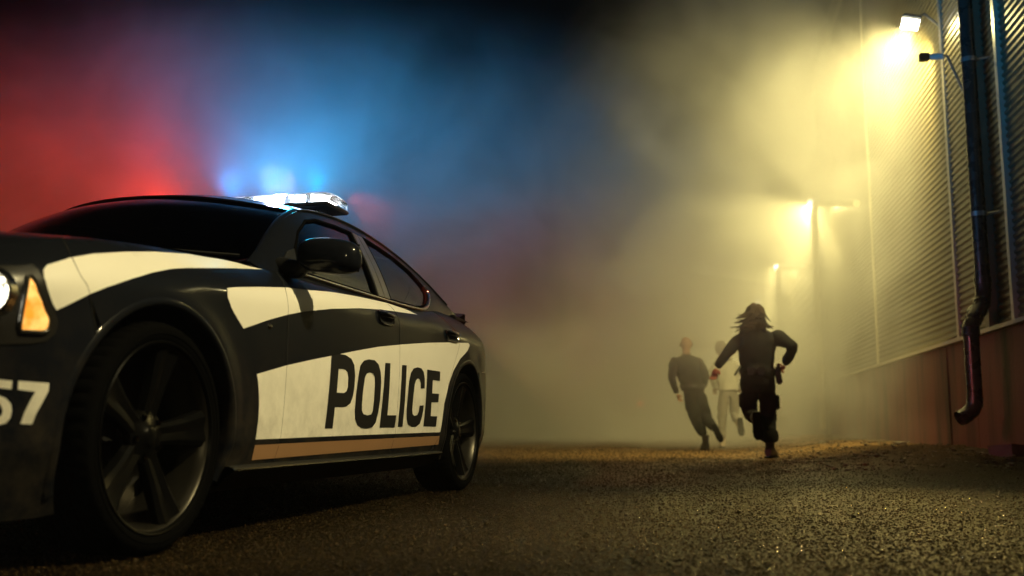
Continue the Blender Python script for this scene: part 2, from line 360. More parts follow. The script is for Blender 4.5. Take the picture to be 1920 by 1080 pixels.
    def math_(op, a, c):
        q = n.nodes.new('ShaderNodeMath'); q.operation = op
        for i, z in enumerate((a, c)):
            if isinstance(z, (int, float)): q.inputs[i].default_value = z
            else: n.links.new(z, q.inputs[i])
        return q.outputs[0]
    h = math_('ADD', math_('MULTIPLY', v1.outputs['Distance'], -0.5), math_('MULTIPLY', v2.outputs['Distance'], -0.7))
    h = math_('ADD', h, math_('MULTIPLY', n2.outputs['Fac'], 1.2))
    bp = n.nodes.new('ShaderNodeBump'); bp.inputs['Strength'].default_value = 1.0; bp.inputs['Distance'].default_value = 0.014
    n.links.new(h, bp.inputs['Height']); n.links.new(bp.outputs[0], b.inputs['Normal'])
    return m
M['ground'] = ground_mat(); M['ground'].node_tree.nodes['Principled BSDF'].inputs['Specular Tint'].default_value = (1.0, 0.70, 0.30, 1)
M['pebble'] = mat('wet_dark_stone', (0.014,0.0085,0.0035), 0.25, spec=0.18, noise_s=60, var=0.9, rvar=0.2)
M['pebble'].node_tree.nodes['Principled BSDF'].inputs['Specular Tint'].default_value = (1.0, 0.70, 0.30, 1)
M['paint'] = mat('black_car_paint', (0.006,0.007,0.010), 0.4, coat=0.32, spec=0.03)
M['cream'] = mat('cream_reflective_vinyl', (0.80,0.77,0.68), 0.45, noise_s=5, var=0.05)
def add_dirt(m):
    n = m.node_tree; b = n.nodes['Principled BSDF']; inp = b.inputs['Base Color']
    tc = n.nodes.new('ShaderNodeTexCoord'); sx = n.nodes.new('ShaderNodeSeparateXYZ'); n.links.new(tc.outputs['Object'], sx.inputs[0])
    nz = n.nodes.new('ShaderNodeTexNoise'); nz.inputs['Scale'].default_value = 7; nz.inputs['Detail'].default_value = 8; nz.inputs['Roughness'].default_value = 0.7; n.links.new(tc.outputs['Object'], nz.inputs['Vector'])
    h = n.nodes.new('ShaderNodeMapRange'); h.inputs[1].default_value = 0.75; h.inputs[2].default_value = 0.22; h.inputs[3].default_value = 0; h.inputs[4].default_value = 0.55; n.links.new(sx.outputs['Z'], h.inputs[0])
    k = n.nodes.new('ShaderNodeMath'); k.operation = 'MULTIPLY'; n.links.new(h.outputs[0], k.inputs[0])
    q = n.nodes.new('ShaderNodeMapRange'); q.inputs[1].default_value = 0.42; q.inputs[2].default_value = 0.75; n.links.new(nz.outputs['Fac'], q.inputs[0]); n.links.new(q.outputs[0], k.inputs[1])
    mx = n.nodes.new('ShaderNodeMix'); mx.data_type = 'RGBA'; mx.inputs['B'].default_value = (0.07, 0.055, 0.035, 1); mx.inputs['A'].default_value = inp.default_value
    if inp.links: n.links.new(inp.links[0].from_socket, mx.inputs['A'])
    n.links.new(k.outputs[0], mx.inputs['Factor']); n.links.new(mx.outputs['Result'], inp)
    r = n.nodes.new('ShaderNodeMapRange'); r.inputs[1].default_value = 0.3; r.inputs[2].default_value = 0.8; r.inputs[3].default_value = 0.01; r.inputs[4].default_value = 0.22
    n.links.new(nz.outputs['Fac'], r.inputs[0]); n.links.new(r.outputs[0], b.inputs['Coat Roughness'])
add_dirt(M['paint']); add_dirt(M['cream'])
M['brown'] = mat('bronze_vinyl_stripe', (0.36,0.20,0.10), 0.5, noise_s=5, var=0.12)
M['letter'] = mat('black_vinyl', (0.008,0.008,0.009), 0.6, spec=0.2)
M['rubber'] = mat('tyre_rubber', (0.003,0.003,0.003), 0.85, spec=0.0, noise_s=40, rvar=0.12, bump=0.001)
M['rim'] = mat('black_alloy', (0.003,0.003,0.003), 0.30, spec=0.07)
M['rimlip'] = mat('machined_rim_lip', (0.35,0.32,0.25), 0.22, metal=1.0)
M['plastic'] = mat('dark_plastic', (0.009,0.009,0.009), 0.6, spec=0.2, noise_s=60, bump=0.0006)
M['void'] = mat('underbody_black', (0.008,0.008,0.008), 0.9)
M['chrome'] = mat('brushed_trim', (0.55,0.52,0.46), 0.18, metal=1.0)
M['seat'] = mat('seat_fabric', (0.05,0.05,0.055), 0.9)
M['steel'] = mat('galvanised_steel', (0.35,0.34,0.30), 0.38, metal=0.7, noise_s=8, rvar=0.12, var=0.15)
M['clad'] = mat('painted_corrugated_steel', (0.13,0.11,0.06), 0.45, metal=0.1, noise_s=0.8, var=0.12)
M['darktrim'] = mat('dark_painted_trim', (0.10,0.085,0.05), 0.5, noise_s=4, var=0.15)
M['trim'] = mat('painted_trim', (0.42,0.38,0.28), 0.4, noise_s=4, var=0.15)
def plinth_mat():
    m = mat('red_brown_stained_render', (0.20,0.065,0.04), 0.7)
    n = m.node_tree; b = n.nodes['Principled BSDF']
    tc = n.nodes.new('ShaderNodeTexCoord'); mp = n.nodes.new('ShaderNodeMapping'); mp.inputs['Scale'].default_value = (1, 1, 0.12)
    nz = n.nodes.new('ShaderNodeTexNoise'); nz.inputs['Scale'].default_value = 3.2; nz.inputs['Detail'].default_value = 6
    n2 = n.nodes.new('ShaderNodeTexNoise'); n2.inputs['Scale'].default_value = 24; n2.inputs['Detail'].default_value = 5
    n.links.new(tc.outputs['Object'], mp.inputs[0]); n.links.new(mp.outputs[0], nz.inputs['Vector']); n.links.new(tc.outputs['Object'], n2.inputs['Vector'])
    cr = n.nodes.new('ShaderNodeValToRGB')
    cr.color_ramp.elements[0].position = 0.32; cr.color_ramp.elements[0].color = (0.035, 0.012, 0.011, 1)
    cr.color_ramp.elements[1].position = 0.52; cr.color_ramp.elements[1].color = (0.17, 0.050, 0.040, 1)
    n.links.new(nz.outputs['Fac'], cr.inputs[0]); n.links.new(cr.outputs[0], b.inputs['Base Color'])
    bp = n.nodes.new('ShaderNodeBump'); bp.inputs['Strength'].default_value = 0.5; bp.inputs['Distance'].default_value = 0.006
    n.links.new(n2.outputs['Fac'], bp.inputs['Height']); n.links.new(bp.outputs[0], b.inputs['Normal'])
    return m
M['plinth'] = plinth_mat()
M['pipe'] = mat('dark_painted_downpipe', (0.06,0.055,0.045), 0.28, metal=0.5, noise_s=10, rvar=0.1, var=0.3)
def glass(name, tint, amount):
    m = bpy.data.materials.new(name); m.use_nodes = True; n = m.node_tree; n.nodes.clear()
    o = n.nodes.new('ShaderNodeOutputMaterial'); tr = n.nodes.new('ShaderNodeBsdfTransparent'); gl = n.nodes.new('ShaderNodeBsdfGlossy')
    tr.inputs[0].default_value = (*tint, 1); gl.inputs['Roughness'].default_value = 0.03
    fr = n.nodes.new('ShaderNodeFresnel'); fr.inputs[0].default_value = 1.52
    mx = n.nodes.new('ShaderNodeMixShader'); n.links.new(fr.outputs[0], mx.inputs[0]); n.links.new(tr.outputs[0], mx.inputs[1]); n.links.new(gl.outputs[0], mx.inputs[2])
    n.links.new(mx.outputs[0], o.inputs[0]); return m
M['glass'] = glass('tinted_car_glass', (0.10,0.11,0.10), 0)
M['clear'] = glass('clear_lens', (0.9,0.9,0.9), 0)
M['lamp'] = emit('lamp_lens', (1.0,0.93,0.72), 26)
M['blue'] = emit('blue_white_led', (0.6,0.8,1.0), 45)
M['bluew'] = emit('white_led', (0.9,0.95,1.0), 55)
def headlamp(name, color, strength):
    m = emit(name, color, strength); n = m.node_tree; b = n.nodes['Principled BSDF']
    geo = n.nodes.new('ShaderNodeTexCoord'); v = n.nodes.new('ShaderNodeTexVoronoi'); v.inputs['Scale'].default_value = 90; n.links.new(geo.outputs['Object'], v.inputs['Vector'])
    r = n.nodes.new('ShaderNodeMapRange'); r.inputs[1].default_value = 0.0; r.inputs[2].default_value = 0.7; r.inputs[3].default_value = strength; r.inputs[4].default_value = strength*0.05
    n.links.new(v.outputs['Distance'], r.inputs[0]); n.links.new(r.outputs[0], b.inputs['Emission Strength']); return m
M['red'] = emit('red_led', (1.0,0.06,0.03), 12)
M['head'] = headlamp('headlamp_lens', (1.0,0.93,0.70), 14)

M['bpil'] = mat('satin_pillar_strip', (0.16,0.15,0.14), 0.28, metal=0.7)
M['chromeblk'] = mat('black_chrome', (0.10,0.10,0.10), 0.14, metal=1.0)
M['bezel'] = mat('dark_lamp_bezel', (0.03,0.028,0.024), 0.22, metal=0.4, coat=0.5)
M['barrel'] = mat('rim_barrel_metal', (0.06,0.055,0.045), 0.36, metal=0.9)
M['disc'] = mat('brake_disc_iron', (0.06,0.06,0.06), 0.4, metal=0.8)
M['taillens'] = mat('red_tail_lens', (0.25,0.02,0.015), 0.12, coat=1.0)
def dome_mat(name, tint):
    m = glass(name, tint, 0); n = m.node_tree; out = [q for q in n.nodes if q.type == 'OUTPUT_MATERIAL'][0]; prev = out.inputs[0].links[0].from_socket
    tl = n.nodes.new('ShaderNodeBsdfTranslucent'); tl.inputs[0].default_value = (*tint, 1); df = n.nodes.new('ShaderNodeMixShader'); df.inputs[0].default_value = 0.06
    n.links.new(prev, df.inputs[1]); n.links.new(tl.outputs[0], df.inputs[2]); n.links.new(df.outputs[0], out.inputs[0]); return m
M['lens_clear'] = dome_mat('clear_dome', (0.93,0.95,0.97)); M['lens_red'] = dome_mat('red_dome', (0.95,0.2,0.15))
def amber_mat():
    m = emit('amber_lens', (1.0,0.42,0.06), 5); n = m.node_tree; b = n.nodes['Principled BSDF']
    tc = n.nodes.new('ShaderNodeTexCoord'); nz = n.nodes.new('ShaderNodeTexNoise'); nz.inputs['Scale'].default_value = 22; nz.inputs['Detail'].default_value = 3
    cr = n.nodes.new('ShaderNodeValToRGB'); cr.color_ramp.elements[0].position = 0.38; cr.color_ramp.elements[0].color = (0.9,0.26,0.02,1)
    cr.color_ramp.elements[1].position = 0.62; cr.color_ramp.elements[1].color = (1,0.60,0.16,1)
    n.links.new(tc.outputs['Object'], nz.inputs['Vector']); n.links.new(nz.outputs['Fac'], cr.inputs[0]); n.links.new(cr.outputs[0], b.inputs['Emission Color'])
    b.inputs['Emission Strength'].default_value = 1.15
    return m
M['amber'] = amber_mat()

# ------------------------------------------------------------ ground
def gz(X, Y):
    """height of the ground: flat yard with a low uneven bank of grit along the wall"""
    d = (W0 + WK*Y - X)*math.cos(WANG)
    n = noise.noise(Vector((X*0.8, Y*0.8, 3)))*0.5 + noise.noise(Vector((X*2.7, Y*2.7, 9)))*0.2
    h = 0.014*n
    if Y > 6.5:
        k = sstep(2.3, 0.4, d) * sstep(6.5, 9.0, Y)
        h += k*(0.15 + 0.09*n + 0.03*noise.noise(Vector((X*9, Y*9, 1))))
    # flat where the car and the runners stand
    return h
xs = sorted(set([round(-60+i*4.0, 3) for i in range(13)] + [round(-8 + i*0.12, 3) for i in range(150)] + [round(10+i*5.0, 3) for i in range(12)]))
ys = sorted(set([round(-20+i*2.0, 3) for i in range(10)] + [round(0 + i*0.12, 3) for i in range(170)] + [round(20.4+i*1.0, 3) for i in range(20)] + [round(42+i*8.0, 3) for i in range(14)]))
gv = [(x, y, gz(x, y)) for y in ys for x in xs]; nx = len(xs)
gf = [(j*nx+i, j*nx+i+1, (j+1)*nx+i+1, (j+1)*nx+i) for j in range(len(ys)-1) for i in range(nx-1)]
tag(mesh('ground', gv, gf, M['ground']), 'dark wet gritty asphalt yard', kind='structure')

def scatter(name, pts, m, seed):
    rng = np.random.default_rng(seed); n = len(pts)
    base = np.array([(1,0,0),(-1,0,0),(0,1,0),(0,-1,0),(0,0,1),(0,0,-1)], float)
    tri = np.array([(0,2,4),(2,1,4),(1,3,4),(3,0,4),(2,0,5),(1,2,5),(3,1,5),(0,3,5)])
    P = np.array(pts)  # x y z r flat
    V = base[None]*(1+rng.uniform(-0.35,0.35,(n,6,3))) * P[:,3][:,None,None]
    V[:,:,2] *= P[:,4][:,None]
    a = rng.uniform(0, 6.28, n); c, s = np.cos(a)[:,None], np.sin(a)[:,None]
    X = V[:,:,0]*c - V[:,:,1]*s; Y = V[:,:,0]*s + V[:,:,1]*c
    V = np.stack([X+P[:,0][:,None], Y+P[:,1][:,None], V[:,:,2]+P[:,2][:,None]], -1)
    F = tri[None] + (np.arange(n)*6)[:,None,None]
    me = bpy.data.meshes.new(name); me.vertices.add(n*6); me.vertices.foreach_set('co', V.reshape(-1))
    me.loops.add(n*24); me.loops.foreach_set('vertex_index', F.reshape(-1).astype(np.int32))
    me.polygons.add(n*8); me.polygons.foreach_set('loop_start', np.arange(n*8, dtype=np.int32)*3)
    me.materials.append(m); me.update(calc_edges=True); me.validate()
    o = bpy.data.objects.new(name, me); col.objects.link(o); return o
rng = random.Random(11); pts = []
while len(pts) < 150000:
    Y = 2.0 + 16*rng.random()**2.1; X = (rng.random()*2-1)*(0.62*Y+0.4)
    if X > W0+WK*Y-0.05: continue
    r = 0.0028 + 0.0042*rng.random()**2
    if rng.random() < 0.004: r *= 1.8
    pts.append((X, Y, gz(X, Y)+r*0.25, r*(0.8+Y*0.05), 0.75))
gl = [(x, y, z+0.001, r*0.8, 0.6) for (x, y, z, r, q) in pts if y < 7.5 and rng.random() < 0.42*(1.0 if 0.0 < x < 2.6 else 0.45)]
M['glint'] = mat('wet_shiny_grain', (0.09,0.05,0.014), 0.16, coat=1.0, spec=0.8)
tag(scatter('wet_grit', gl, M['glint'], 7), 'wet shiny grains glinting on the dark asphalt', 'grit', kind='stuff')
tag(scatter('gravel', pts, M['pebble'], 1), 'loose wet grit over the asphalt', 'gravel', kind='stuff')
pts = []
for _ in range(2600):
    Y = 7.5+15*rng.random()**1.3; d = 0.05+1.9*rng.random()**1.5
    p = wallp(Y, 0, d); r = 0.006+0.022*rng.random()**4
    pts.append((p.x, p.y, gz(p.x, p.y)+r*0.2, r, 0.6))
tag(scatter('rubble', pts, mat('pale_rubble', (0.05,0.036,0.02), 0.6, noise_s=3, var=0.7), 2), 'small rubble and grit along the foot of the wall', 'rubble', kind='stuff')
# dead leaves lying on the bank
v = []; f = []
for _ in range(260):
    Y = 7.5+13*rng.random()**1.4; d = 0.1+2.6*rng.random(); p = wallp(Y, 0, d); a = rng.random()*6.28; s = 0.012+0.02*rng.random()
    z = gz(p.x, p.y)+0.012
    b = len(v)
    for q, (lx, ly, lz) in enumerate(((1,0,0.3),(0.2,0.5,0.1),(-1,0,0.25),(0.1,-0.5,0.0))):
        v.append((p.x+s*(lx*math.cos(a)-ly*math.sin(a)), p.y+s*(lx*math.sin(a)+ly*math.cos(a)), z+s*lz*rng.random()*1.4))
    f += [(b,b+1,b+2),(b,b+2,b+3)]
tag(mesh('leaf_litter', v, f, mat('dry_leaf', (0.10,0.06,0.025), 0.4, noise_s=5, var=0.6), smooth=False), 'dry leaves scattered on the grit by the wall', 'leaves', kind='stuff')

# ------------------------------------------------------------ warehouse wall
wh = empty('warehouse', wallp(-9), 0)
tag(wh, 'long warehouse wall of ribbed metal cladding over a red brown plinth', 'warehouse')
wh_inv = Matrix.Translation(-wallp(-9))
def wl(p): return wh_inv @ Vector(p)
PL = 1.20; TOP = 7.4; WEND = 19.6
joints = [-9.0, -4.5, 0.2, 4.9, 8.9, 9.93, 14.3, WEND]
pitch = 0.067
for a, b in zip(joints, joints[1:]):
    v = []; f = []; k = 0; z = PL+0.04
    prof = []
    while z < TOP:
        prof += [(z, 0.0), (z+pitch*0.30, 0.0), (z+pitch*0.5, 0.016), (z+pitch*0.80, 0.016)]; z += pitch
    # near piece stands a little back from the lit bay
    back = -0.05 if b <= 9.0 else 0.0
    for (zz, o) in prof: v.append(wl(wallp(a+0.02, zz, o+back))); v.append(wl(wallp(b-0.02, zz, o+back)))
    for i in range(len(prof)-1): f.append((2*i, 2*i+2, 2*i+3, 2*i+1))
    mesh('cladding_panel', v, f, M['clad'], wh, smooth=False)
def wallbox(name, Y0, Y1, z0, z1, o0, o1, m, parent=wh, bev=0.0):
    L = (Y1-Y0)/math.cos(WANG); c = wl(wallp((Y0+Y1)/2, (z0+z1)/2, (o0+o1)/2)) if parent is wh else wallp((Y0+Y1)/2, (z0+z1)/2, (o0+o1)/2)
    Rm = Matrix(((WD.x, WN.x, 0), (WD.y, WN.y, 0), (0, 0, 1))).to_4x4()
    mb = MB(); mb.box(c, (L, abs(o1-o0), z1-z0), Rm, bev); return mb.build(name, m, parent, smooth=False)
for y0 in joints[1:-1]:
    if y0 == 8.9: wallbox('corner_trim', y0-0.10, y0+0.02, PL+0.03, TOP, -0.06, 0.05, M['darktrim'])
    else: wallbox('joint_trim', y0-0.04, y0+0.04, PL+0.03, TOP, -0.01, 0.03, M['trim'])
wallbox('joint_trim', 8.28, 8.35, PL+0.03, TOP, -0.06, 0.0, M['trim'])
wallbox('end_trim', WEND-0.08, WEND+0.06, PL+0.03, TOP, -0.3, 0.04, M['trim'])
wallbox('plinth_cap', -9, WEND, PL, PL+0.035, -0.05, 0.06, M['trim'])
# plinth slabs with open joints between them
pj = [-9.0, -5, -1, 2.5, 6.0, 9.55, 10.55, 13.0, 15.6, WEND]
for a, b in zip(pj, pj[1:]): wallbox('plinth_slab', a+0.008, b-0.008, -0.3, PL, -0.25, -0.01 if int(b*10) % 2 else 0.0, M['plinth'])
wallbox('core', -8.99, WEND-0.02, -0.3, TOP+0.05, -6.0, -0.26, M['plinth'])
wallbox('parapet', -9, WEND+0.08, TOP, TOP+0.35, -6.0, 0.08, M['trim'])
# added pale tubes in the shape of the lamplit wall bands: sloping run, then down
M['litband'] = mat('pale_lit_band', (0.62,0.58,0.46), 0.4, noise_s=6, var=0.1)
for (Ya, za, Yb, zb, lab) in ((18.2,4.42,14.6,3.66,'added pale tube shaped as the lit wall band beside the second lamp'),(26.0,4.44,20.4,3.62,'added pale tube shaped as the lit wall band beside the third lamp'),(33.8,4.46,26.5,3.6,'added pale tube shaped as the lit wall band beside the farthest lamp')):
    q0 = wallp(Ya, 0, 0.33); rp = empty('lit_band_tube', q0); tag(rp, lab, 'drainpipe')
    mb = MB(); mb.tube([wallp(Ya, z, 0.33)-q0 for z in (0.3, 2.0, za-0.35)], 0.055, 14); mb.build('down_band', M['litband'], rp)
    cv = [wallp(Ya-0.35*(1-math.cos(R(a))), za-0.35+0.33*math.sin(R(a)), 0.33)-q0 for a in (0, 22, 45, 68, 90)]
    mb = MB(); mb.tube(cv, 0.06, 14, cap=False); mb.build('bend', M['litband'], rp)
    mb = MB(); mb.tube([cv[-1], wallp(Yb, zb, 0.16)-q0], 0.055, 14); mb.build('sloping_band', M['litband'], rp)
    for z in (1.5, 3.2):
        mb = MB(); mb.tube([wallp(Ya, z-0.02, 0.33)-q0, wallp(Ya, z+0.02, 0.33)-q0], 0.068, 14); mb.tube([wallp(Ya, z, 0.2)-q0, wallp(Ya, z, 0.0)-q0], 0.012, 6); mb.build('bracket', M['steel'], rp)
# farther building in line with it, lit by the far lamps
w2 = empty('far_warehouse', wallp(19.75)); tag(w2, 'far warehouse wall fading into the fog behind the lamps', 'warehouse')
off2 = wallp(19.75)
def farbox(name, Y0, Y1, z0, z1, o0, o1, m):
    o = wallbox(name, Y0, Y1, z0, z1, o0, o1, m, parent=None); o.location = -off2; o.parent = w2; return o
v = []; f = []; prof = []; z = 0.9
while z < 6.0: prof += [(z, 0.0), (z+0.06, 0.0), (z+0.1, 0.025), (z+0.16, 0.025)]; z += 0.2
for (zz, o) in prof: v.append(wallp(19.75, zz, o)-off2); v.append(wallp(48, zz, o)-off2)
for i in range(len(prof)-1): f.append((2*i, 2*i+2, 2*i+3, 2*i+1))
mesh('cladding', v, f, M['clad'], w2, smooth=False)
farbox('base', 19.75, 48, -0.2, 0.9, -4, 0.03, M['clad']); farbox('core', 19.75, 48, 0.9, 6.2, -4, -0.05, M['trim'])
farbox('end_trim', 19.67, 19.75, 0, 6.2, -4, 0.04, M['trim'])

# ------------------------------------------------------------ drainpipe
dp = empty('drainpipe', wallp(8.52, 0, 0.12)); tag(dp, 'dark metal drainpipe with an offset elbow bracketed to the warehouse wall', 'drainpipe')
o0 = wallp(8.52, 0, 0.12)
pr = 0.062
mb = MB(); mb.tube([wallp(8.52, z, 0.16)-o0 for z in (7.3, 5, 3, 1.62)], pr, 20); mb.build('upper_pipe', M['pipe'], dp)
# offset: comes out and forwards, then down past the plinth cap
pth = [(8.52,1.62,0.16),(8.52,1.54,0.16),(8.505,1.47,0.17),(8.46,1.40,0.20),(8.41,1.32,0.25),(8.36,1.24,0.31),(8.31,1.18,0.335),(8.30,1.10,0.34)]
mb = MB(); mb.tube([wallp(y, z, o)-o0 for y, z, o in pth], pr*1.04, 20, cap=False)
for y, z, o in pth[2:7]:
    pass
mb.build('elbow', M['pipe'], dp)
for (y, z, o, y2, z2, o2) in ((8.52,1.64,0.16,8.52,1.59,0.16),(8.31,1.19,0.335,8.302,1.12,0.34),(8.49,1.435,0.185,8.46,1.40,0.20),(8.43,1.355,0.225,8.52,1.33,0.24),(8.38,1.275,0.285,8.37,1.25,0.30)):
    mb = MB(); mb.tube([wallp(y,z,o)-o0, wallp(y2,z2,o2)-o0], pr*1.14, 20); mb.build('collar', M['pipe'], dp)
mb = MB(); mb.tube([wallp(8.30, z, 0.34)-o0 for z in (1.12, 0.9, 0.70, 0.60)], pr, 20, cap=False); mb.build('lower_pipe', M['pipe'], dp)
mb = MB(); mb.tube([wallp(y,z,o)-o0 for y,z,o in ((8.30,0.61,0.34),(8.30,0.55,0.345),(8.295,0.50,0.37),(8.28,0.46,0.42),(8.26,0.43,0.48))], pr*1.04, 20, cap=False); mb.build('outlet_shoe', M['pipe'], dp)
for z in (2.2, 3.6, 5.2, 6.6):
    mb = MB(); mb.tube([wallp(8.52, z-0.02, 0.16)-o0, wallp(8.52, z+0.02, 0.16)-o0], pr*1.12, 20); mb.tube([wallp(8.52, z, 0.1)-o0, wallp(8.52, z+0.02, -0.02)-o0], 0.012, 8); mb.build('bracket', M['steel'], dp)

# ------------------------------------------------------------ security camera
sc_o = wallp(10.35, 3.55, 0); sc = empty('security_camera', sc_o)
tag(sc, 'small security camera on a bent bracket beside the drainpipe', 'security camera')
mb = MB(); mb.tube([wallp(9.2,3.5,0.02)-sc_o, wallp(9.2,3.90,0.16)-sc_o, wallp(9.2,3.92,0.24)-sc_o], 0.014, 8); mb.build('bracket_arm', M['steel'], sc)
mb = MB(); mb.tube([wallp(9.2,3.90,0.20)-sc_o, wallp(9.2,3.90,0.32)-sc_o], 0.032, 14); mb.build('camera_body', mat('white_camera_shell', (0.7,0.68,0.6), 0.4), sc)
Rm = Matrix(((WD.x, WN.x, 0), (WD.y, WN.y, 0), (0, 0, 1))).to_4x4()
mb = MB(); mb.box(wallp(9.2,3.90,0.37)-sc_o, (0.07,0.09,0.075), Rm, 0.008); mb.build('camera_head', M['plastic'], sc)

# ------------------------------------------------------------ wall lamps
def lamp_thing(Y, label, power, tilt=54, side=0.0, blend=0.35, cone=100, aim=None, face=None, wash=0, yard=0):
    p = wallp(Y, LAMP_Z, 0.30); t = empty('wall_lamp', p); tag(t, label, 'wall lamp', 'lamps in a row along the warehouse wall')
    q = wallp(Y, LAMP_Z, 0) - p
    mb = MB(); mb.tube([q + Vector((0,0,-0.05)) - WN*0.0, q*0.5 + Vector((0,0,0.10)), Vector((0,0,0.045))], 0.016, 8); mb.build('arm', M['steel'], t)
    df = (Vector((0,0,-1))*math.sin(R(face or tilt)) - WD*math.cos(R(face or tilt)) + WN*min(side, 0.3)).normalized()
    # tilted head looking down and back along the wall
    d = (Vector((0,0,-1))*math.sin(R(tilt)) - WD*math.cos(R(tilt)) + WN*side).normalized()
    if aim: d = (Vector(aim) - p).normalized()
    if aim: df = d
    ax = df.cross(WN).normalized(); nn = ax.cross(df).normalized(); Rm = Matrix((nn, ax, df)).transposed().to_4x4()
    mb = MB(); mb.box(-df*0.035, (0.20,0.17,0.05), Rm, 0.012)
    for k in range(5): mb.box(-df*0.075 + ax*(k-2)*0.03, (0.16,0.006,0.03), Rm)
    mb.build('housing', M['steel'], t, smooth=False)
    mb = MB(); mb.box(-df*0.004, (0.17,0.14,0.012), Rm, 0.0); mb.build('lens', M['lamp'], t, smooth=False)
    ld = bpy.data.lights.new('lamp_light', 'SPOT'); ld.energy = power; ld.color = NEAR_C if aim else LAMP_C; ld.spot_size = R(cone); ld.spot_blend = blend
    ld.shadow_soft_size = 0.05
    lo = bpy.data.objects.new('lamp_light', ld); col.objects.link(lo); lo.parent = t
    lo.location = d*0.05 + df*0.03; lo.rotation_euler = d.to_track_quat('-Z', 'Y').to_euler()
    if yard:   # extra gold beam added to brighten the damp yard
        e = (Vector((1.25, 4.1, 0.0)) - p).normalized()
        l3 = bpy.data.lights.new('lamp_light', 'SPOT'); l3.energy = yard; l3.color = (1.0, 0.70, 0.20); l3.spot_size = R(29); l3.spot_blend = 1.0; l3.shadow_soft_size = 0.04
        o3 = bpy.data.objects.new('lamp_light', l3); col.objects.link(o3); o3.parent = t; o3.location = df*0.04; o3.rotation_euler = e.to_track_quat('-Z', 'Y').to_euler()
    if wash:   # second, sharply cut optic that washes the cladding
        e = (Vector((0,0,-1))*math.sin(R(50)) - WD*math.cos(R(50)) - WN*0.10).normalized()
        l2 = bpy.data.lights.new('lamp_light', 'SPOT'); l2.energy = wash; l2.color = LAMP_C; l2.spot_size = R(78); l2.spot_blend = 0.12; l2.shadow_soft_size = 0.02
        o2 = bpy.data.objects.new('lamp_light', l2); col.objects.link(o2); o2.parent = t; o2.location = df*0.04; o2.rotation_euler = e.to_track_quat('-Z', 'Y').to_euler()
    return t
lamp_thing(LAMP_Y[0], 'nearest bright wall lamp on a short arm beside the drainpipe', LP[0], wash=WASH[0], yard=YARD, tilt=154, side=0.35, blend=1.0, cone=138, face=66)
lamp_thing(LAMP_Y[1], 'second wall lamp from the drainpipe, above the running officers', LP[1], wash=WASH[1], side=0.5, cone=96)
lamp_thing(LAMP_Y[2], 'third wall lamp from the drainpipe, small in the fog', LP[2], wash=WASH[2], side=0.5, cone=96)
lamp_thing(LAMP_Y[3], 'farthest wall lamp, just behind the head of the long haired officer', LP[3], wash=WASH[3], side=0.5, cone=96)
lamp_thing(LAMP_Y[4], 'wall lamp above the yard outside the right edge', LP[4], aim=(-0.9,4.2,1.0), blend=0.5, cone=46)
lamp_thing(LAMP_Y[5], 'unseen lamp behind the viewer, placed to light the side of the police car', LP[5], aim=(-1.0,4.5,0.3), blend=0.5, cone=14)  # unseen lamp, set far back so its beam only grazes the ground
# ------------------------------------------------------------ police car
car = empty('police_car'); car.matrix_world = CARM
tag(car, 'black police car with cream decals and lit roof light bar in the foreground', 'police car')
OUT = Vector((0, 1, 0))   # outwards in the car's own frame
def mirror_y(o, name=None):
    me = o.data.copy()
    n = len(me.vertices); co = np.empty(n*3); me.vertices.foreach_get('co', co); co = co.reshape(-1,3); co[:,1] = 2*WC - co[:,1]
    me.vertices.foreach_set('co', co.reshape(-1)); me.flip_normals(); me.update()
    c = o.copy(); c.data = me; col.objects.link(c); c.parent = o.parent
    if c.get('label'): c['label'] = c['label']
    return c
def body_patch(name, outline, m, holes=(), step=0.02, off=0.0, flange=0.0, surf=S, parent=car, mirror=True, outw=OUT):
    X, F = patch_geo(outline, list(holes), surf, step, off, flange)
    F = orient(X, F, outw)
    o = mesh(name, X, F, m, parent)
    try: o.data.set_sharp_from_angle(angle=R(50))
    except Exception: pass
    if mirror: mirror_y(o)
    return o
def tu(u): return t_of_u(u)
def zt(t): return lerp_tab(ZT, lerp_tab(PLAN, t)[0])
def topline(t0, t1, n): return [(t0+(t1-t0)*i/n, zt(t0+(t1-t0)*i/n)) for i in range(n+1)]
def arc(uc, zc, r, a0, a1, n=40): return [(tu(uc+r*math.cos(R(a0+(a1-a0)*i/n))), zc+r*math.sin(R(a0+(a1-a0)*i/n))) for i in range(n+1)]
GAP = 0.0025
# seams as (u, z) polylines from bottom to top
seam1 = [(-0.30,0.60),(-0.33,0.738),(-0.354,0.782),(-0.358,0.829),(-0.346,0.875),(-0.33,0.91)]
seam2 = [(0.752,0.24),(0.756,0.33),(0.766,0.57),(0.775,0.75),(0.785,0.86),(0.82,0.93),(0.84,0.98)]
seam3 = [(1.900,0.24),(1.901,0.34),(1.925,0.68),(1.945,0.89),(1.95,1.0)]
seam4 = [(2.50,0.24),(2.585,0.35),(2.635,0.50),(2.69,0.63),(2.77,0.73),(2.83,0.82),(2.845,0.90),(2.80,0.98),(2.74,1.04)]
def sm(seam, d, rev=False):
    p = [(tu(u)+d, min(z, lerp_tab(ZT, u))) for u, z in seam]; return p[::-1] if rev else p
afr = arc(0, 0.345, AR, 0, 180); arr = arc(3.05, 0.345, AR, 0, 360, 72); afull = arc(0, 0.345, AR, 0, 360, 72)
paint = M['paint']
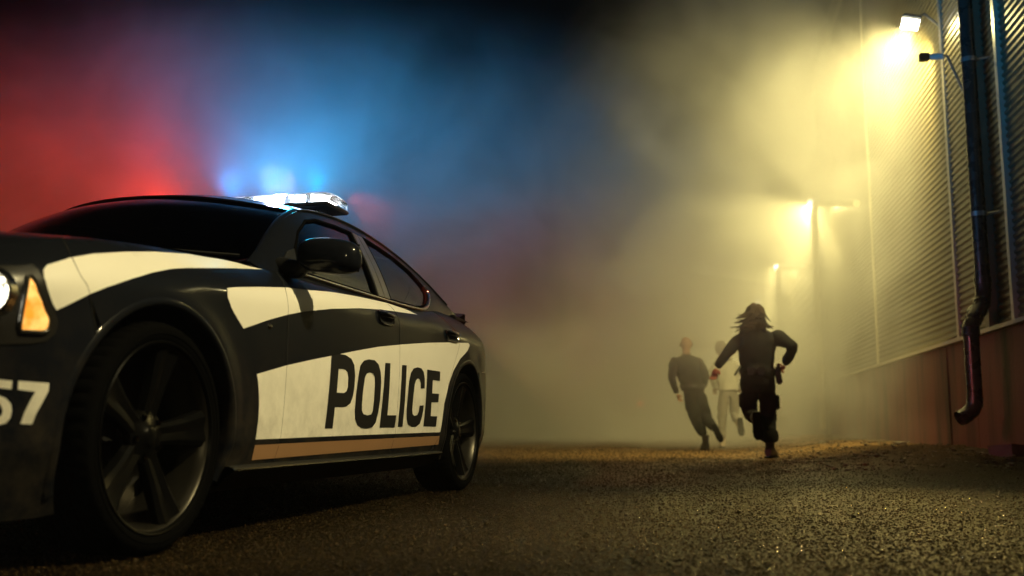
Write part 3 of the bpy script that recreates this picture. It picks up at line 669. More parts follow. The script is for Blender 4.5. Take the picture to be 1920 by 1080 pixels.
# front bumper and nose
ol = [(0.0,0.13),(0.4,0.13),(tu(-0.40),0.14),(tu(-0.2),0.16),(tu(-0.2),0.58)] + sm(seam1, -GAP)
ol += topline(tu(-0.33)-GAP, 0.0, 26)[1:]
body_patch('front_bumper', ol, paint, [afull], 0.022, 0, 0.012, outw=Vector((-0.6,0.6,0)))
ol = sm(seam1, GAP, True)[:-1] + [(tu(-0.25),0.55),(tu(-0.25),0.24),(tu(0.752)-GAP,0.24)] + sm(seam2, -GAP)[1:] + topline(tu(0.84), tu(-0.33), 40)[1:-1]
body_patch('front_fender', ol, paint, [afull], 0.018, 0, 0.012)
ol = sm(seam2, GAP, True) + sm(seam3, -GAP) + topline(tu(1.95), tu(0.84), 30)[1:-1]
body_patch('front_door', ol, paint, (), 0.022, 0, 0.012)
ol = sm(seam3, GAP, True) + sm(seam4, -GAP) + topline(tu(2.74), tu(1.95), 24)[1:-1]
body_patch('rear_door', ol, paint, (), 0.022, 0, 0.012)
ol = sm(seam4, GAP, True)[:-1] + [(tu(2.52),0.24),(tu(3.5),0.24),(tu(3.46),0.715),(tu(3.88),0.735),(TMAX-0.7,0.745),(TMAX,0.745)] + topline(TMAX, tu(2.74), 40)[1:-1]
ol = [p for p in ol]
body_patch('rear_quarter', ol, paint, [arr], 0.022, 0, 0.012, outw=Vector((0.3,0.6,0)))
ol = [(tu(3.3),0.22),(TMAX,0.24),(TMAX,0.74),(TMAX-0.7,0.74),(tu(3.88),0.73),(tu(3.462),0.71),(tu(3.3),0.70)]
body_patch('rear_bumper', ol, paint, [arr], 0.03, 0.004, 0.02, outw=Vector((0.6,0.4,0)))
# rocker panel: step below the doors
v = []; f = []
prof = [(-0.030,0.245),(0.004,0.236),(0.010,0.228),(0.006,0.222),(-0.022,0.205),(-0.05,0.17),(-0.12,0.15)]
for i in range(41):
    u = 0.42 + (2.64-0.42)*i/40
    for (w, z) in prof: v.append((u, w-0.012, z))
n = len(prof)
f = [(i*n+j, i*n+j+1, (i+1)*n+j+1, (i+1)*n+j) for i in range(40) for j in range(n-1)]
f = orient([Vector(p) for p in v], f, Vector((0,1,0)))
mirror_y(mesh('rocker_panel', v, f, M['plastic'], car))
ribbon0 = [Vector((0.44+2.18*i/40, 0.0, 0.2285)) for i in range(41)]
# wheel arch lips
for uc in (0.0, 3.05):
    v = []; f = []; n = 64
    for i in range(n+1):
        a = R(-22 + 224*i/n)
        for k, (dr, dw) in enumerate(((0.022,-0.001),(0.016,0.003),(0.004,0.004),(-0.004,0.000),(-0.006,-0.02),(-0.004,-0.07))):
            u = uc + (AR+dr)*math.cos(a); z = 0.345 + (AR+dr)*math.sin(a)
            p = Su(u, max(z, 0.2), 0.0); w = p[1] + dw
            v.append((u, w, z))
    f = [(i*6+j, i*6+j+1, (i+1)*6+j+1, (i+1)*6+j) for i in range(n) for j in range(5)]
    mirror_y(mesh('wheel_arch', v, f, M['plastic'] if False else paint, car))
    mb = MB(); lv = []; lf = []
    for i in range(25):
        a = R(-4 + 188*i/24)
        for (r_, w_) in ((AR+0.006,-0.05),(AR+0.006,-0.44),(0.03,-0.45)): lv.append((uc+r_*math.cos(a), w_, 0.345+r_*math.sin(a)))
    lf = [(3*i+j, 3*i+j+1, 3*i+j+4, 3*i+j+3) for i in range(24) for j in range(2)]
    mb.add(lv, lf)
    mirror_y(mb.build('wheel_liner', M['void'], car))
# underbody
mb = MB(); mb.box((1.55, WC, 0.26), (4.2, 0.80, 0.14)); mb.box((1.52, WC, 0.21), (2.1, 1.66, 0.08)); mb.build('underbody', M['void'], car, smooth=False)

# lofted skins across the car: (centre curve, edge curve) rows
def hloft(name, cen, edg, m, nv=30, nh=24, ex=2.0, parent=car, off=0.0):
    """cen: rows (v,u,z); edg: rows (v,u,w,z)"""
    v = []; f = []
    for i in range(nv+1):
        q = i/nv; cu, cz = lerp_tab(cen, q); eu, ew, ez = lerp_tab(edg, q)
        for j in range(2*nh+1):
            h = (j-nh)/nh; a = abs(h); k = a**ex; half = ew - WC
            v.append((cu+(eu-cu)*k, WC + half*h, cz+(ez-cz)*k + off))
    n = 2*nh+1
    f = [(i*n+j, i*n+j+1, (i+1)*n+j+1, (i+1)*n+j) for i in range(nv) for j in range(n-1)]
    f = orient([Vector(p) for p in v], f, Vector((0,0,1)))
    return mesh(name, v, f, m, parent)
def edge_at(u): p = Su(u, lerp_tab(ZT, u)-0.001); return p
def edge_rows(us): 
    r = []
    for i, u in enumerate(us):
        p = edge_at(u); r.append((i/(len(us)-1), p[0], p[1], p[2]))
    return r
hus = [-0.93,-0.85,-0.7,-0.5,-0.3,-0.1,0.1,0.3,0.5,0.62,0.72]
hc = [(-0.975,0.735),(-0.88,0.80),(-0.72,0.86),(-0.52,0.905),(-0.32,0.94),(-0.14,0.965),(0.03,0.985),(0.18,0.998),(0.30,1.005),(0.37,1.008),(0.42,1.01)]
hloft('hood', [(i/10, u, z) for i, (u, z) in enumerate(hc)], edge_rows(hus), paint, 50, 24, 3.2)
# windscreen, roof, rear window, boot lid
wc_ = [(0.0,0.40,0.995),(0.35,0.66,1.15),(0.7,0.93,1.30),(1.0,1.16,1.388)]
we_ = [(0.0,0.80,-0.175,1.00),(0.35,0.985,-0.225,1.135),(0.7,1.18,-0.268,1.255),(1.0,1.36,-0.305,1.335)]
hloft('windscreen', wc_, we_, M['glass'], 16, 20, 2.0, off=-0.004)
rr = [(1.35,)+tuple(rail(1.35)),(1.55,)+tuple(rail(1.55)),(1.8,)+tuple(rail(1.8)),(2.05,)+tuple(rail(2.05)),(2.3,)+tuple(rail(2.3)),(2.52,)+tuple(rail(2.52)),(2.72,)+tuple(rail(2.72))]
rc = [(1.14,1.386),(1.38,1.440),(1.66,1.474),(1.95,1.482),(2.25,1.465),(2.50,1.430),(2.72,1.392)]
n = len(rr)-1
hloft('roof', [(i/n, u, z) for i, (u, z) in enumerate(rc)], [(i/n, q[0], q[1], q[2]) for i, q in enumerate(rr)], paint, 40, 26, 2.2)
# header strip between glass and roof
hloft('rear_window', [(0,2.73,1.388),(0.5,3.08,1.265),(1,3.42,1.125)], [(0,2.74,-0.31,1.315),(0.5,3.08,-0.285,1.225),(1,3.45,-0.265,1.11)], M['glass'], 14, 20, 2.0)
hloft('boot_lid', [(0,3.40,1.12),(0.4,3.68,1.125),(0.8,3.95,1.135),(0.92,4.03,1.15),(1,4.06,1.135)], [(0,3.40,-0.19,1.075),(0.4,3.66,-0.20,1.07),(0.8,3.90,-0.24,1.075),(0.92,3.97,-0.28,1.085),(1,4.0,-0.30,1.07)], paint, 26, 20, 3.0)
# spoiler lip
v=[];f=[];N_=24
for i in range(N_+1):
    h=(i/N_)*2-1; w=WC+h*0.66; bu=4.02-0.09*abs(h)**3
    for (du,dz) in ((-0.14,1.128),(-0.05,1.150),(0.02,1.172),(0.035,1.165),(0.03,1.10)):
        v.append((bu+du, w, dz-0.03*abs(h)**4))
f=[(i*5+j,i*5+j+1,(i+1)*5+j+1,(i+1)*5+j) for i in range(N_) for j in range(4)]
f = orient([Vector(p) for p in v], f, Vector((0,0,1)))
mesh('spoiler', v, f, paint, car)

# cabin side: frames as one sheet with the window openings cut out, glass set in behind
fw = [(1.02,0.998),(1.845,0.998),(1.865,1.10),(1.905,1.24),(1.945,1.338),(1.75,1.335),(1.52,1.318),(1.38,1.285),(1.22,1.20),(1.10,1.105)]
rw = [(2.035,1.002),(2.40,1.008),(2.52,1.022),(2.62,1.05),(2.74,1.105),(2.80,1.145),(2.795,1.175),(2.68,1.245),(2.50,1.295),(2.30,1.325),(2.095,1.340),(2.075,1.24),(2.048,1.10)]
us = [0.74+0.06*i for i in range(49)]
bot = [(u, lerp_tab(ZT, u)+0.0) for u in us if u <= 3.6]; topl = [(u, rail(u)[1]) for u in us if u <= 3.6][::-1]
topl = [(u, max(z, lerp_tab(ZT, u)+0.004)) for u, z in topl]
body_patch('door_frames', bot+topl, paint, [fw, rw], 0.03, 0.0, 0.012, surf=G)
body_patch('front_window', [(u,z) for u,z in fw], M['glass'], (), 0.05, -0.010, surf=G)
body_patch('rear_side_window', rw, M['glass'], (), 0.05, -0.010, surf=G)
# A pillar edges joining glass and rail
def ribbon(name, pts, wd, m, hgt=0.006, parent=car, mirror=True):
    """strip of rectangular section along 3-D points (car frame); width in the side plane"""
    mb = MB(); mb.tube(pts, wd, 8); o = mb.build(name, m, parent)
    if mirror: mirror_y(o)
    return o
ap = []
for i in range(13):
    q = i/12; u = 0.76+(1.40-0.76)*q; w, z = rail(u); e = lerp_tab(we_, min(1, max(0, (u-0.80)/0.56)))
    ap.append(((u, w-0.005, z+0.002), (e[0], e[1]-0.012, e[2]+0.006)))
v = [p for a in ap for p in (a[0], ((a[0][0]+a[1][0])/2, (a[0][1]+a[1][1])/2+0.004, (a[0][2]+a[1][2])/2+0.007), a[1])]
f = [(3*i+j, 3*i+j+1, 3*i+j+4, 3*i+j+3) for i in range(12) for j in range(2)]
f = orient([Vector(p) for p in v], f, Vector((-0.3,0.3,1)))
mirror_y(mesh('windscreen_pillar', v, f, paint, car))
# drip rail highlight moulding along the roof rail
ribbon('roof_moulding', [Vector((u, rail(u)[0]+0.004, rail(u)[1]+0.002)) for u in [1.36+0.07*i for i in range(30)]], 0.0055, M['plastic'])
# black window seals and chrome belt moulding
ribbon('window_seal', [Vector(G(u, z, -0.003)) for u, z in dense(fw, 0.06)[:]+[fw[0]]], 0.008, M['rubber'])
ribbon('window_seal', [Vector(G(u, z, -0.003)) for u, z in dense(rw, 0.06)[:]+[rw[0]]], 0.008, M['rubber'])
bl = [(0.98,0.988),(1.3,0.988),(1.7,0.989),(2.1,0.992),(2.38,0.998),(2.52,1.011),(2.64,1.042),(2.76,1.098),(2.825,1.14),(2.82,1.175)]
def smooth_pl(p, k=6):
    tab = [(i,)+tuple(q) for i, q in enumerate(p)]
    return [lerp_tab(tab, i/k) for i in range((len(p)-1)*k+1)]
ribbon('belt_moulding', [Vector(G(u, z, 0.004)) for u, z in smooth_pl(bl)], 0.0085, M['chrome'])
# B pillar cover, glossy lighter strips
body_patch('centre_pillar', [(1.872,1.006),(1.943,1.006),(1.958,1.10),(1.99,1.24),(2.02,1.342),(1.962,1.342),(1.925,1.24),(1.888,1.10)], M['bpil'], (), 0.03, 0.006, 0.005, surf=G)
body_patch('centre_pillar', [(1.950,1.006),(2.020,1.006),(2.034,1.10),(2.062,1.24),(2.085,1.342),(2.027,1.342),(1.997,1.24),(1.965,1.10)], M['bpil'], (), 0.03, 0.006, 0.005, surf=G)

ribbon('sill_moulding', ribbon0, 0.0035, M['chromeblk'])
# livery
def decal(name, key, m, holes=(), off=0.0022, step=0.02, label=None, parent=car, mirror=False):
    pts = [tuple(p) for p in DEC[key]]
    o = body_patch(name, pts, m, [[tuple(p) for p in DEC[h]] for h in holes], step, off, mirror=mirror, parent=parent)
    if label: o['label'] = label
    return o
decal('fender_decal', 'fender_stripe', M['cream'], mirror=True)
decal('upper_door_decal', 'upper_stripe', M['cream'], mirror=True)
decal('door_decal', 'door_panel', M['cream'], mirror=True)
decal('lower_stripe', 'low_stripe', M['brown'], mirror=True)
for k, h in (('P',['Pi']),('O',['Oi']),('L',[]),('I',[]),('C',[]),('E',[])):
    decal('letter', k, M['letter'], h, 0.0042, 0.03, 'black vinyl letter '+k)
decal('digit', 'five', M['cream'], label='cream fleet number digit 5'); decal('digit', 'seven', M['cream'], label='cream fleet number digit 7')
# dark joint lines over the decals where the panels meet
def sline(seam, r=0.0015):
    pts = [Vector(Su(u, min(z, lerp_tab(ZT, u)-0.002), 0.0012)) for u, z in smooth_pl(seam, 5)]
    ribbon('panel_gap', pts, r, M['void'])
for s_ in (seam1, seam2, seam3, seam4): sline(s_)
# door handles
for (u0, z0) in ((1.765,0.882),(2.725,0.878)):
    T_ = tu(u0)
    ringo = [(T_+0.098*math.cos(a)*(1 if abs(math.cos(a))<0.8 else 0.97), z0+0.034*math.sin(a)) for a in [2*math.pi*i/28 for i in range(28)]]
    def sq(a, n): c = math.copysign(abs(math.cos(a))**n, math.cos(a)); s = math.copysign(abs(math.sin(a))**n, math.sin(a)); return c, s
    ringo = [(T_+0.092*sq(2*math.pi*i/32, 0.6)[0], z0+0.033*sq(2*math.pi*i/32, 0.6)[1]) for i in range(32)]
    h = body_patch('door_handle', ringo, M['void'], (), 0.015, 0.003, mirror=False)
    mb = MB(); mb.tube([Vector(S(t, z, 0.006)) for t, z in ringo], 0.0042, 8, close=True)
    mb.build('handle_rim', M['chromeblk'], h)
    mb = MB(); mb.tube([Vector(S(T_-0.085, z0+0.012, 0.006)), Vector(S(T_-0.05, z0+0.012, 0.022)), Vector(S(T_+0.05, z0+0.012, 0.022)), Vector(S(T_+0.085, z0+0.012, 0.006))], [0.012,0.014,0.014,0.012], 12)
    mb.build('handle_bar', M['chromeblk'], h)
mb = MB(); mb.lathe([(0.0,0.010),(0.006,0.009),(0.010,0.004),(0.011,0.0)], 14, Matrix(((1,0,0,0.631),(0,0,1,Su(0.631,0.734)[1]),(0,-1,0,0.734),(0,0,0,1)))); mb.build('fender_badge', M['chrome'], car)

# front lights on the corner
bez = body_patch('headlight', [tuple(p) for p in DEC['bezel']], M['bezel'], (), 0.018, 0.004, 0.004, mirror=True, outw=Vector((-0.6,0.6,0)))
ap_ = [tuple(p) for p in DEC['amber']]
mb = MB(); mb.tube([Vector(S(t, z, 0.009)) for t, z in ap_], 0.006, 8, close=True); mb.build('amber_rim', M['bezel'], bez)
def bulge(pts, depth):
    c = (sum(p[0] for p in pts)/len(pts), sum(p[1] for p in pts)/len(pts)); L = np.array(pts)
    def f_(t, z, off=0.0):
        d = float(edgedist(np.array([[t, z]]), L)[0]); e = depth*(1-math.exp(-d/0.012)) + 0.0016*math.sin(z*900)*(1 if d > 0.004 else 0)
        return S(t, z, off+e)
    return f_
body_patch('amber_lens', ap_, M['amber'], (), 0.006, 0.006, 0.0, surf=bulge(ap_, 0.008), mirror=False, parent=bez, outw=Vector((-0.6,0.6,0)))
hp = Vector(S(tu(-0.615), 0.703, 0.006)); hd = Vector((-0.85,0.35,0)).normalized()
hq = hd.to_track_quat('Z', 'Y').to_matrix().to_4x4(); hq.translation = hp
mb = MB(); mb.lathe([(0.0,0.022),(0.022,0.020),(0.040,0.012),(0.050,0.0)], 28, hq); mb.build('main_lens', M['head'], bez)
mb = MB(); mb.lathe([(0.050,0.0),(0.056,0.012),(0.062,0.008),(0.068,-0.02)], 28, hq); mb.build('lens_rim', M['chrome'], bez)
bz2 = [o for o in car.children if o.name.startswith('headlight') and o is not bez][0]
hp2 = Vector((hp.x, 2*WC-hp.y, hp.z)); hd2 = Vector((hd.x,-hd.y,0)); hq2 = hd2.to_track_quat('Z','Y').to_matrix().to_4x4(); hq2.translation = hp2
mb = MB(); mb.lathe([(0.0,0.022),(0.022,0.020),(0.040,0.012),(0.050,0.0)], 28, hq2); mb.build('main_lens', M['head'], bz2)
# grille and lower fog lamps
mb = MB(); mb.box((-0.985, WC, 0.62), (0.03, 0.95, 0.16), None, 0.01); g_ = mb.build('grille', M['plastic'], car)
mb = MB(); mb.box((-1.003, WC, 0.62), (0.012, 0.95, 0.02)); mb.box((-1.003, WC, 0.62), (0.012, 0.03, 0.16)); mb.build('grille_bar', M['chrome'], g_)
for sgn in (1, -1):
    fp = Vector(S(tu(-0.70), 0.30, 0.004)); fd = Vector((-0.8,0.5,0)).normalized()
    if sgn < 0: fp.y = 2*WC - fp.y; fd.y = -fd.y
    fq = fd.to_track_quat('Z', 'Y').to_matrix().to_4x4(); fq.translation = fp
    mb = MB(); mb.lathe([(0.0,0.02),(0.035,0.015),(0.05,0.0),(0.056,-0.01)], 24, fq); mb.build('fog_lamp', M['head'], car)
def car_light(kind, loc, direction, energy, color, size=0.03, spot=None, blend=0.5, parent=car, name='lamp_light'):
    ld = bpy.data.lights.new(name, kind); ld.energy = energy; ld.color = color
    if kind == 'SPOT': ld.spot_size = R(spot); ld.spot_blend = blend
    ld.shadow_soft_size = size
    lo = bpy.data.objects.new(name, ld); col.objects.link(lo); lo.parent = parent; lo.location = loc
    lo.rotation_euler = Vector(direction).to_track_quat('-Z', 'Y').to_euler(); return lo
car_light('SPOT', hp+hd*0.05, (-1,0.12,-0.03), 30, (1,0.88,0.6), 0.04, 100)
car_light('SPOT', (-0.80, -0.16, 0.30), (-0.8,0.6,-0.02), 25, (1,0.9,0.6), 0.04, 140)
car_light('SPOT', Vector(S(tu(-0.49),0.66,0.05)), (-0.5,0.9,0), 1.2, (1.0,0.42,0.08), 0.03, 150)

# tail lamp
body_patch('tail_lamp', [(tu(3.80),0.80),(tu(3.96),0.80),(tu(4.04),0.81),(tu(4.05),0.95),(tu(3.96),0.955),(tu(3.84),0.94)], M['taillens'], (), 0.02, 0.006, 0.005, outw=Vector((0.6,0.6,0)))

# door mirror
def mirror_shape():
    mb = MB(); v = []; f = []; nu_, nv_ = 28, 18
    for i in range(nv_+1):
        th = math.pi*i/nv_ - math.pi/2
        for j in range(nu_):
            ph = 2*math.pi*j/nu_
            def se(x, e): return math.copysign(abs(x)**e, x)
            # long axis outwards (w)
            W = 0.128*se(math.sin(th), 0.8); c = se(math.cos(th), 0.55)
            U = 0.062*c*se(math.cos(ph), 0.8); Z = 0.074*c*se(math.sin(ph), 0.75)
            if U > 0: U *= 0.55
            Z += -0.012*(W/0.128); 
            if Z < 0: Z *= 0.92
            v.append((U + 0.25*max(W,0)*0.3, W, Z))
    for i in range(nv_):
        for j in range(nu_): f.append((i*nu_+j, i*nu_+(j+1)%nu_, (i+1)*nu_+(j+1)%nu_, (i+1)*nu_+j))
    return v, f
v, f = mirror_shape()
mc = Vector((0.885, 0.110, 1.026))
f = [q[::-1] for q in f]
mm = mesh('door_mirror', [Vector(p)+mc for p in v], f, paint, car)
mb = MB(); mb.tube([Vector(G(0.93,1.0,-0.02)), Vector((0.90,-0.02,0.985)), Vector((0.875,0.02,1.005)), mc+Vector((0,-0.03,-0.01))], [0.045,0.034,0.030,0.03], 14); mb.build('mirror_arm', M['plastic'], mm)
mb = MB(); mb.box(mc+Vector((0.047,0.005,0)), (0.004,0.20,0.11), None, 0.0015); mb.build('mirror_glass', M['chrome'], mm)
me2 = mirror_y(mm); me2['label'] = 'passenger side mirror'
mirror_y([c for c in mm.children if c.name.startswith('mirror_arm')][0]).parent = me2
sail = [(0.90,0.992),(1.012,0.996),(1.085,1.105),(1.02,1.085),(0.95,1.04)]
body_patch('mirror_sail', sail, M['plastic'], (), 0.03, 0.006, 0.004, surf=G)

# wipers
for (a, b) in (((0.50,-0.75,1.015),(0.78,-0.22,1.03)),((0.46,-1.35,1.02),(0.50,-0.80,1.035))):
    mb = MB(); mb.tube([Vector(a), (Vector(a)+Vector(b))/2+Vector((0,0,0.02)), Vector(b)], 0.006, 6); mb.build('wiper', M['plastic'], car)

# seats and steering wheel seen through the glass
for (u, w) in ((1.55,-0.52),(1.55,-1.37)):
    mb = MB(); mb.box((u+0.05,w,0.72),(0.16,0.46,0.60),Matrix.Rotation(R(12),4,'Y'),0.05); mb.box((u-0.25,w,0.50),(0.5,0.46,0.16),None,0.05)
    st = mb.build('front_seat', M['seat'], car)
    mb = MB(); mb.box((u+0.14,w,1.12),(0.10,0.26,0.17),Matrix.Rotation(R(12),4,'Y'),0.045); mb.build('headrest', M['seat'], st)
mb = MB(); mb.box((2.55,WC,0.72),(0.18,1.35,0.5),Matrix.Rotation(R(15),4,'Y'),0.05); mb.build('rear_seat', M['seat'], car)
mb = MB(); mb.box((0.62,WC,0.93),(0.44,1.36,0.10),None,0.04); mb.build('dashboard', M['plastic'], car)
Mx = Matrix.Translation((0.98,-0.52,0.93)) @ Matrix.Rotation(R(65),4,'Y')
mb = MB(); mb.tube([Mx @ Vector((0.18*math.cos(2*math.pi*i/28),0.18*math.sin(2*math.pi*i/28),0)) for i in range(28)], 0.014, 8, close=True); mb.tube([Mx@Vector((0,-0.17,0)),Mx@Vector((0,0,-0.03)),Mx@Vector((0,0.17,0))],0.016,8); mb.build('steering_wheel', M['plastic'], car)
mb = MB(); mb.box((1.5, WC, 0.36), (3.0, 1.6, 0.05)); mb.build('cabin_floor', M['void'], car)

# ---- wheels
def make_wheel(u, w, flip=False):
    sg = -1 if flip else 1
    wl_ = empty('wheel'); wl_.parent = car; wl_.location = (u, w, 0.345)
    Mx = Matrix(((1,0,0,0),(0,0,sg,0),(0,1,0,0),(0,0,0,1)))   # local h -> outwards
    def tread(r, h, k, n):
        if r < 0.338: return 0
        g = 0.0
        if k % 3 == 0 and abs(h+0.12) > 0.03: g = -0.006
        return g
    prof = [(0.282,-0.012),(0.290,-0.004),(0.300,0.000),(0.318,0.002),(0.330,-0.003),(0.338,-0.013),(0.3425,-0.024),(0.345,-0.040),(0.3455,-0.062),(0.338,-0.064),(0.338,-0.072),(0.346,-0.074),(0.3465,-0.106),(0.338,-0.108),(0.338,-0.118),(0.3465,-0.120),(0.346,-0.152),(0.338,-0.154),(0.338,-0.164),(0.3455,-0.166),(0.345,-0.192),(0.341,-0.212),(0.328,-0.228),(0.30,-0.232),(0.282,-0.22)]
    mb = MB(); mb.lathe(prof, 156, Mx, mod=tread); mb.build('tyre', M['rubber'], wl_)
    # raised ring on the sidewall
    mb = MB(); mb.lathe([(0.304,0.000),(0.306,0.0035),(0.309,0.0035),(0.311,0.000)], 96, Mx); mb.build('sidewall_ring', M['rubber'], wl_)
    prof = [(0.286,-0.010),(0.287,-0.003),(0.284,0.000),(0.279,-0.002),(0.275,-0.012),(0.268,-0.020),(0.262,-0.05),(0.256,-0.12),(0.256,-0.20),(0.02,-0.205)]
    mb = MB(); mb.lathe(prof[:5], 96, Mx); rm = mb.build('rim_lip', M['rim'], wl_)
    mb = MB(); mb.lathe(prof[4:], 72, Mx); mb.build('rim_barrel', M['barrel'], wl_)
    mb = MB(); mb.lathe([(0.165,-0.16),(0.165,-0.145),(0.09,-0.143),(0.085,-0.12),(0.02,-0.115)], 48, Mx); mb.build('brake_disc', M['disc'], wl_)
    mb = MB(); mb.box(Mx @ Vector((-0.13,0.06,-0.12)), (0.09,0.07,0.17), None, 0.015); mb.build('brake_caliper', M['plastic'], wl_)
    st = [(0.035,0.030,-0.052,0.03),(0.075,0.034,-0.046,0.03),(0.12,0.036,-0.040,0.035),(0.17,0.042,-0.034,0.035),(0.22,0.052,-0.028,0.03),(0.255,0.060,-0.020,0.028),(0.272,0.062,-0.016,0.02)]
    for k in range(5):
        a = R(5 + 72*k)
        c, s = math.cos(a), math.sin(a); v = []; f = []
        for (r, hw, h, th) in st:
            for (q, dh) in ((-1.0,-th),(-0.95,-0.008),(-0.62,0.0),(-0.35,-0.002),(0.0,-0.006),(0.35,-0.002),(0.62,0.0),(0.95,-0.008),(1.0,-th)):
                y = q*hw; v.append(Mx @ Vector((r*c*1 - y*s, r*s + y*c, h+dh)))
        f = [(i*9+j, i*9+j+1, (i+1)*9+j+1, (i+1)*9+j) for i in range(len(st)-1) for j in range(8)]
        f = orient(v, f, Vector((0,sg,0)))
        o = mesh('spoke', v, f, M['rim'], wl_)
        try: o.data.set_sharp_from_angle(angle=R(24))
        except Exception: pass
        mb = MB(); p = Vector((0.062*math.cos(a+R(36)), 0.062*math.sin(a+R(36)), -0.052)); Tn = Mx @ Matrix.Translation(p)
        mb.lathe([(0.0,0.012),(0.009,0.011),(0.011,0.0)], 6, Tn); mb.build('lug_nut', M['chromeblk'], wl_)
    mb = MB(); mb.lathe([(0.0,-0.030),(0.022,-0.031),(0.030,-0.035),(0.036,-0.042),(0.078,-0.052),(0.082,-0.075)], 40, Mx); mb.build('hub_cap', M['rim'], wl_)
    return wl_
make_wheel(0.0, -0.006); make_wheel(3.05, -0.004)
make_wheel(0.0, 2*WC+0.006, True); make_wheel(3.05, 2*WC+0.004, True)

# ---- roof light bar
LBU = 2.0
lb = empty('light_bar'); lb.parent = car; lb.location = (LBU, WC, -0.020)
def zr(w): 
    h = abs(w)/(rail(2.0)[0]-WC); return 1.452 + (rail(2.0)[1]-1.452)*h**2.2
mb = MB(); mb.box((0,0,1.503), (0.27,1.16,0.022), None, 0.006)
for s_ in (-1, 1): mb.box((0, s_*0.46, 1.475), (0.10,0.06,0.05), None, 0.01)
mb.build('base_plate', M['plastic'], lb)
def dome(y0, y1, m, name='lens', cap=0):
    v = []; f = []; prof = []
    for i in range(13):
        a = math.pi*i/12; c = math.copysign(abs(math.cos(a))**0.6, math.cos(a)); s = abs(math.sin(a))**0.6
        prof.append((-0.135*c, 1.514 + 0.062*s))
    ys_ = [(y0,1.0),(y1-0.05*cap,1.0)] + ([(y1-0.015,0.88),(y1,0.62)] if cap else [])
    if cap < 0: ys_ = [(y0,0.62),(y0+0.015,0.88),(y0+0.05,1.0),(y1,1.0)]
    if cap > 0: ys_ = [(y0,1.0),(y1-0.05,1.0),(y1-0.015,0.88),(y1,0.62)]
    for (y, k) in ys_:
        for (x, z) in prof: v.append((x*(0.75+0.25*k), y, 1.514+(z-1.514)*k))
    n = 13
    f = [(i*n+j, i*n+j+1, (i+1)*n+j+1, (i+1)*n+j) for i in range(len(ys_)-1) for j in range(n-1)]
    f.append(tuple(range(n))); f.append(tuple(range((len(ys_)-1)*n, len(ys_)*n))[::-1])
    f = orient([Vector(p) for p in v], f, Vector((-0.3,0,0.3)))
    return mesh(name, v, f, m, lb)
dome(0.355, 0.585, M['lens_clear'], 'end_lens', 1); dome(-0.585, -0.355, M['lens_red'], 'end_lens', -1)
dome(0.125, 0.345, M['lens_clear'], 'inner_lens', 0); dome(-0.345, -0.125, M['lens_red'], 'inner_lens', 0)
dome(-0.115, 0.115, M['lens_clear'], 'centre_lens', 0)
def module(x, y, sx, sy, m, rz=0.0):
    mb = MB(); mb.box((x, y, 1.543), (sx, sy, 0.040), Matrix.Rotation(rz, 4, 'Z'), 0.004); return mb.build('led_module', m, lb, smooth=False)
for y in (0.17, 0.24, 0.31, 0.40): 
    module(-0.075, y, 0.02, 0.058, M['blue']); module(0.075, y, 0.02, 0.058, M['blue'])
module(-0.05, 0.50, 0.02, 0.09, M['bluew'], R(-35)); module(0.05, 0.50, 0.02, 0.09, M['blue'], R(35)); module(0.0, 0.545, 0.07, 0.02, M['bluew'])
for y in (-0.17, -0.24, -0.31, -0.40, -0.5): 
    module(-0.075, y, 0.02, 0.058, M['red']); module(0.075, y, 0.02, 0.058, M['red'])
for y in (-0.06, 0.06): module(-0.075, y, 0.02, 0.08, M['bluew'])
for args in BAR_LIGHTS:
    kd, loc, d, en, c, spot, bl_ = args
    car_light(kd, Vector((LBU, WC, 0))+Vector(loc), d, en, c, 0.03, spot, bl_)
# ------------------------------------------------------------ people
def skin(nodes, edges, root, sub=2, n_iter=0):
    names = list(nodes); me = bpy.data.meshes.new('person_skin'); me.from_pydata([nodes[k][:3] for k in names], [(names.index(a), names.index(b)) for a, b in edges], [])
    o = bpy.data.objects.new('tmp', me); col.objects.link(o)
    md = o.modifiers.new('s', 'SKIN'); md.use_smooth_shade = True; md.branch_smoothing = 0.6
    s = o.modifiers.new('d', 'SUBSURF'); s.levels = sub; s.render_levels = sub
    for i, k in enumerate(names):
        r = nodes[k][3:]; sv = me.skin_vertices[0].data[i]; sv.radius = (r[0], r[1] if len(r) > 1 else r[0]); sv.use_root = (k == root)
    dg = bpy.context.evaluated_depsgraph_get(); ev = o.evaluated_get(dg); m2 = ev.to_mesh()
    v = [p.co.copy() for p in m2.vertices]; f = [list(p.vertices) for p in m2.polygons]; ev.to_mesh_clear()
    bpy.data.objects.remove(o); bpy.data.meshes.remove(me); return v, f
